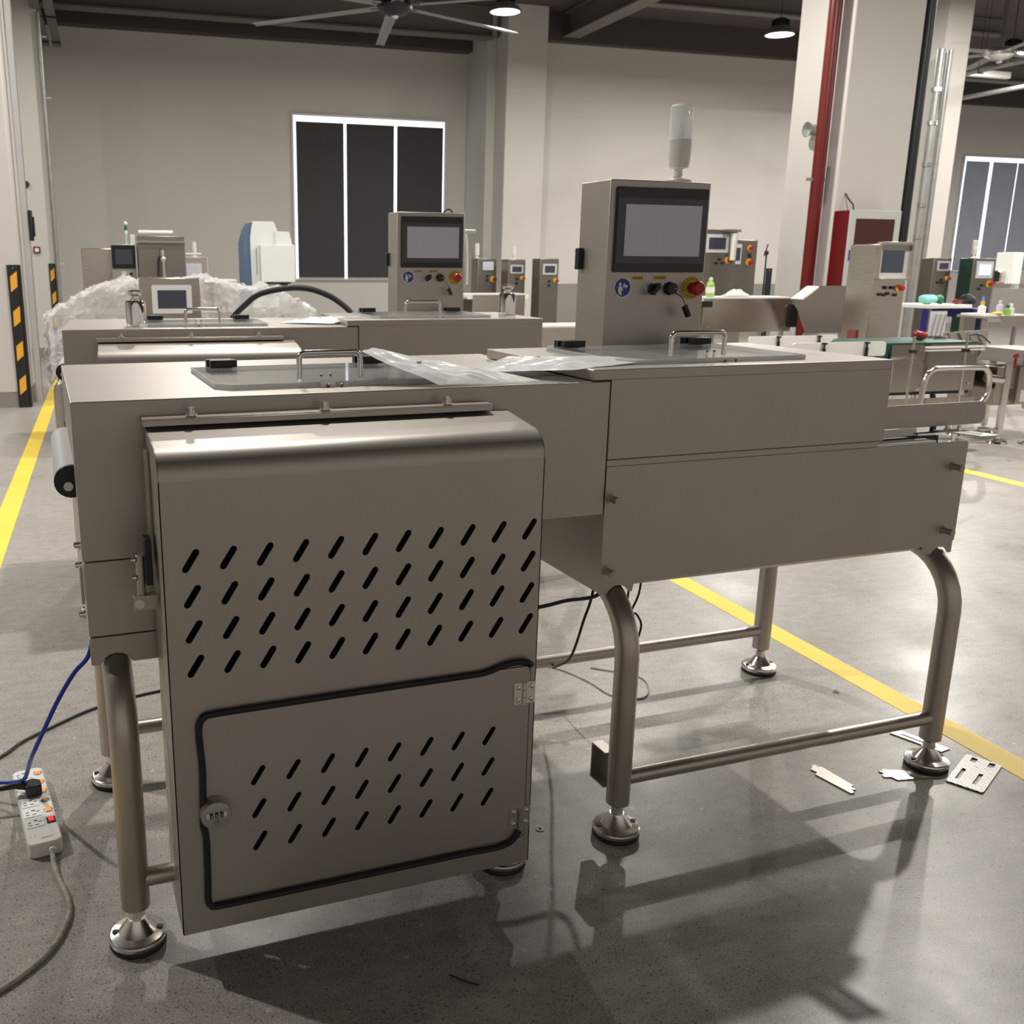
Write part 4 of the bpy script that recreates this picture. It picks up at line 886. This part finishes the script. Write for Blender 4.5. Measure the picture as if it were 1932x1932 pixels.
def guard_rail(label, x, Y, w, z0, z1):
    t = bthing('guide_rail', label, 'rail', x, Y, 0)
    obj('rail_board', G().prism(rrect(0, w, z0, z1, .02), XZ, 0, .015), 'white', t)
    for k in (.32, .78):
        c = obj('clamp_knob', G().cyl((w*k, -.01, z1-.045), (w*k, -.01, z1-.01), .006, 8).cyl((w*k, -.01, z1-.012), (w*k, -.01, z1), .02, 12).cyl((w*k, -.01, z0-.03), (w*k, -.01, z1-.04), .012, 10), 'black', t)
    for k in (.1, .9): obj('rail_post', G().cyl((w*k, .03, 0), (w*k, .03, z0+.05), .012, 10), 'tube', t)
guard_rail('white guide rail board, farther one behind the right hood', 4.90, 5.2, .86, .70, .79)
guard_rail('white guide rail board with black clamp knobs, nearer one behind the right hood', 4.56, 4.22, .80, .716, .819)
o = bobj('orange_tool_case', G().box(0, .03, 0, .1, 0, .82), 'redball', 6.02, 5.3, 0, 'narrow red and orange upright piece left of the big screen terminal', 'tool')
# the big screen terminal
t = terminal('tall shiny steel terminal with a big rounded grey screen, right of the red pipe', 6.24, 5.42, .34, .32, .5, 1.53, (.01, .33, 1.245, 1.53), 'display_dark', 'hmi', [(.13, 1.17), (.20, 1.17), (.08, 1.115), (.125, 1.11), (.16, 1.12), (.24, 1.11)], (.275, 1.165, .026), mat='brushed')
obj('screen_hood', G().holes(rrect(-.01, .35, 1.232, 1.55, .03), [rrect(.012, .328, 1.25, 1.525, .01)], XZ, -.05, .0), 'brushed', t, bevel=.004)
# desk terminals
t = terminal('steel terminal box behind the cluttered trolley, left of the one with a lit screen', 9.18, 7.8, .26, .2, .5, 1.445, (.05, .23, 1.30, 1.41), 'display_dark', 'hmi', [(.13, 1.20), (.09, 1.17), (.15, 1.165)], (.215, 1.215, .02), mat='darksteel')
t = terminal('steel terminal with a lit pale screen and glassy beacon on top', 9.55, 7.6, .33, .2, .5, 1.445, (.05, .29, 1.22, 1.41), 'display_on', 'hmi_light', [(.16, 1.14), (.13, 1.10)], (.265, 1.155, .032), mat='darksteel'); beacon_parts(t, .95, .15, .15, 1.445)
obj('green_side_panel', G().box(-.004, -.0005, 0, .19, .5, 1.44), 'coppergrn', t)
o = bobj('cardboard_flap', G().prism([(.04, 0), (.02, 1.0), (.0, 1.05), (.10, 1.25), (.24, 1.31), (.22, 0)], XZ, 0, .01), 'brown', 8.83, 8.3, 0, 'dark brown cardboard flap leaning behind the cluttered trolley', 'cardboard')
# tool trolley
t = bthing('tool_trolley', 'blue framed tool trolley with a white top in front of the two terminals', 'trolley', 7.50, 6.1)
obj('trolley_top', G().box(0, .56, 0, .5, .955, .99), 'white', t, bevel=.004)
for x in (.03, .70):
    for y in (.03, .47): obj('trolley_post', G().box(x-.02, x+.02, y-.02, y+.02, .06, .955), 'navy', t)
obj('trolley_shelf', G().box(.0, .72, 0, .5, .30, .33), 'navy', t); obj('trolley_drawer', G().box(.57, .74, -.02, .5, .86, .95), 'navy', t)
obj('tool_panel', G().box(.06, .26, -.005, .0, .55, .93), 'hmi_light', t)
for k in range(4): obj('castor', G().cyl(((.03, .70)[k % 2]-.012, (.03, .47)[k//2], .03), ((.03, .70)[k % 2]+.012, (.03, .47)[k//2], .03), .03, 14), 'rubber', t)
g = 'hand tools hanging on the trolley panel'
for k in range(3):
    o = bobj('hanging_tool', G().tube([(0, 0, 0), (-.02, 0, -.12), (-.035, 0, -.22)], .006, 8), 'polish', 7.62+.055*k, 6.08, .90, 'thin metal hand tool hanging from the front of the trolley', 'tool', group=g)
def blob(name, c, r, sq, mat, label, cat, seed=1, amp=.35):
    g_ = G().sphere((0, 0, 0), r, 20, sq)
    g_.v = [tuple(Vector(p)*(1+amp*noise.noise(Vector(p)*14+Vector((seed, 0, 0))))) for p in g_.v]
    mz = min(p[2] for p in g_.v); g_.v = [(p[0], p[1], p[2]-mz) for p in g_.v]
    return bobj(name, g_, mat, c[0], c[1], c[2], label, cat)
blob('cloth_bundle', (7.66, 6.25, .99), .085, (1.1, .9, .55), 'teal', 'pale turquoise cloth bundle on the trolley top', 'cloth')
blob('green_tool', (7.84, 6.30, .99), .055, (1, .9, .8), 'green', 'dark green power tool lying on the trolley top', 'tool', 4, .6)
blob('red_tool', (7.98, 6.2, .99), .045, (1.2, .9, .5), 'redball', 'red hand tool at the right end of the trolley top', 'tool', 6, .6)
blob('drill', (8.13, 6.25, .952), .065, (1.0, .9, .9), 'rubber', 'black power drill on the navy drawer of the trolley', 'tool', 9, .7)
# right bench with bottles
t = bthing('packing_bench', 'steel bench with white top carrying bottles at the right edge', 'bench', 7.86, 5.75)
obj('bench_top', G().box(-.0, .75, 0, .33, .875, .90), 'steel', t, bevel=.003); obj('bench_apron', G().box(.2, .75, -.01, 0, .80, .90), 'brushed', t)
for x in (.04, .70):
    for y in (.04, .29): obj('bench_leg', G().cyl((x, y, 0), (x, y, .875), .022, 12), 'tube', t)
obj('paper_tray', G().box(.02, .20, .02, .3, .90, .915), 'white', t)
def bottle(x, y, z, r, h, mat, cap, label, ch=.02):
    t = bthing('bottle', label, 'bottle', x, y, z)
    obj('bottle_body', G().lathe([(.0, 0), (r, 0), (r, h*.78), (r*.5, h*.88), (r*.45, h), (0, h)], n=20), mat, t)
    obj('bottle_cap', G().lathe([(.0, h), (r*.55, h), (r*.5, h+ch), (0, h+ch)], n=16), cap, t)
bottle(7.97, 5.9, .9, .035, .10, 'white', 'amber', 'white glue bottle with orange collar and blue nozzle on the bench', .03)
o = bobj('nozzle', G().lathe([(.0, 0), (.015, 0), (.004, .05), (0, .05)], n=12), 'cyan', 7.97, 5.9, 1.031, 'small blue cone nozzle on the orange collared bottle', 'nozzle')
bottle(8.04, 5.95, .9, .020, .06, 'white', 'white', 'small round white pot beside the orange collared bottle', .01)
bottle(8.13, 5.85, .9, .030, .12, 'display', 'hmi_light', 'tall lilac patterned spray can on the bench', .02)
bottle(8.22, 5.84, .9, .030, .07, 'lime', 'green', 'squat green-capped bottle of pale green liquid on the bench', .03)
bottle(8.30, 5.88, .9, .034, .08, 'clear', 'white', 'transparent bottle at the far right end of the bench', .03)
blob('yellow_tape_roll', (8.05, 5.80, .904), .04, (1.3, 1, .4), 'yellow', 'yellow and black tape roll in front of the white pot', 'tape', 3, .3)
# near right belt line
c = lowconv('shiny steel conveyor with dark green belt behind the nearest hood at right', 5.36, 4.30, 1.0, .55, .43, .795, 'green_belt', 'mirror', name='green_belt_conveyor', er=.065)
obj('edge_strip', G().box(.42, .97, -.025, -.01, .755, .768), 'white', c); obj('edge_strip', G().box(.42, .97, -.03, -.01, .735, .744), 'white', c)
obj('lower_side_plate', G().box(.10, .95, -.02, -.008, .26, .38), 'mirror', c); obj('belt_return', G().box(.14, .95, .05, .5, .40, .45), 'black', c)
obj('motor_cover', G().box(.05, .13, -.03, .0, .49, .65), 'white', c)
t = bthing('tube_guard', 'bent shiny tube guard standing in front of the green belt conveyor', 'guard', 5.52, 4.0)
obj('guard_tube', G().tube(smooth([(-.02, 0, .02), (0, 0, .40), (.02, 0, .56), (.06, 0, .62), (.15, 0, .64), (.50, 0, .635), (.56, 0, .62), (.60, 0, .56), (.60, 0, .44), (.55, 0, .38), (.50, 0, .36)], 6), .020, 14), 'polish', t)
for (x, z1, lb) in ((5.51, .86, 'thin upright rod in front of the red ball, left one'), (5.99, .88, 'thin upright rod with sensor head, right one')):
    o = bthing('sensor_rod', lb, 'rod', x, 4.12); obj('rod', G().cyl((0, 0, 0), (0, 0, z1), .009, 10), 'polish', o)
    obj('rod_clamp', G().box(-.02, .02, -.02, .02, .74, .765), 'black', o)
    if x > 5.9: obj('sensor_cable', G().tube(smooth([(0, 0, .86), (.08, 0, .865), (.14, 0, .85), (.22, 0, .80)], 5), .005, 8), 'black', o)
t = bthing('red_lamp_pair', 'shiny dark red rounded tool resting on the green belt', 'tool', 5.93, 4.5, .796)
obj('tool_body', G().sphere((0, 0, .035), .05, 20, (1.3, .8, .7)).sphere((-.04, 0, .045), .035, 16), 'redball', t)
t = bthing('small_steel_parts', 'small polished clamps lying on the green belt', 'clamp', 6.10, 4.55, .796)
obj('clamp_piece', G().tube([(0, 0, .012), (.12, .0, .012), (.15, .02, .012)], .010, 10), 'polish', t); obj('clamp_piece', G().tube([(.02, .08, .012), (.16, .08, .012)], .010, 10), 'polish', t)
t = bthing('comb_plate', 'ribbed sheet steel guide plate leaning behind the belt at right', 'plate', 6.43, 4.78, .70)
obj('plate_sheet', G().prism([(0, .03), (.0, .13), (.46, .15), (.45, .0), (.07, .0)], XZ, 0, .006), 'steel', t)
for k in range(4): obj('plate_rib', G().tube([(.04+.10*k, -.008, .13), (.12+.10*k, -.008, .02)], .006, 6), 'polish', t)
# machine cut by the right edge
t = bthing('reject_unit', 'polished steel unit with red knobs on round feet at the right edge', 'machine', 6.42, 4.25)
obj('unit_body', G().box(.10, .60, .05, .5, .30, .60), 'mirror', t, bevel=.004); obj('unit_cover', G().box(.27, .60, -.02, .4, .62, .73), 'steel', t, bevel=.003)
obj('unit_beam', G().cyl((.0, .05, .52), (.15, .05, .50), .035, 14), 'polish', t)
for (x, y) in ((.20, .05), (.40, -.05), (.20, .45), (.48, .45)):
    l = obj('unit_leg', G().cyl((x, y, .07), (x, y, .62), .028, 14), 'polish', t); obj('foot_pad', G().lathe([(.0, 0), (.075, 0), (.07, .015), (.018, .035), (.015, .08), (0, .08)], (x, y, 0), 22), 'chrome', l)
obj('unit_rail', G().cyl((.0, .05, .12), (.2, .05, .10), .018, 12), 'polish', t)
obj('white_label', G().box(.30, .345, -.01, -.005, .33, .42), 'white', t)
for x in (.17, .27): obj('red_knob', G().cyl((x, -.03, .60), (x, -.03, .68), .010, 10).sphere((x, -.03, .69), .022, 12), 'redball', t)
# distant bench in front of the right window
t = bthing('distant_bench', 'pale steel bench with vices near the right window', 'bench', 11.9, 9.5)
obj('bench_top', G().box(0, 2, 0, .6, 1.06, 1.12), 'brushed', t); obj('bench_back', G().box(.0, .5, .3, .4, 1.12, 1.32), 'black', t)
obj('bench_machine', G().box(.25, .55, .1, .3, 1.12, 1.30), 'polish', t, bevel=.02); obj('bench_column', G().box(.33, .5, .0, .3, 1.05, 1.55), 'whitemachine', t, bevel=.01)
for x in (.1, 1.9): obj('bench_leg', G().box(x-.04, x+.04, .1, .5, 0, 1.06), 'tube', t)
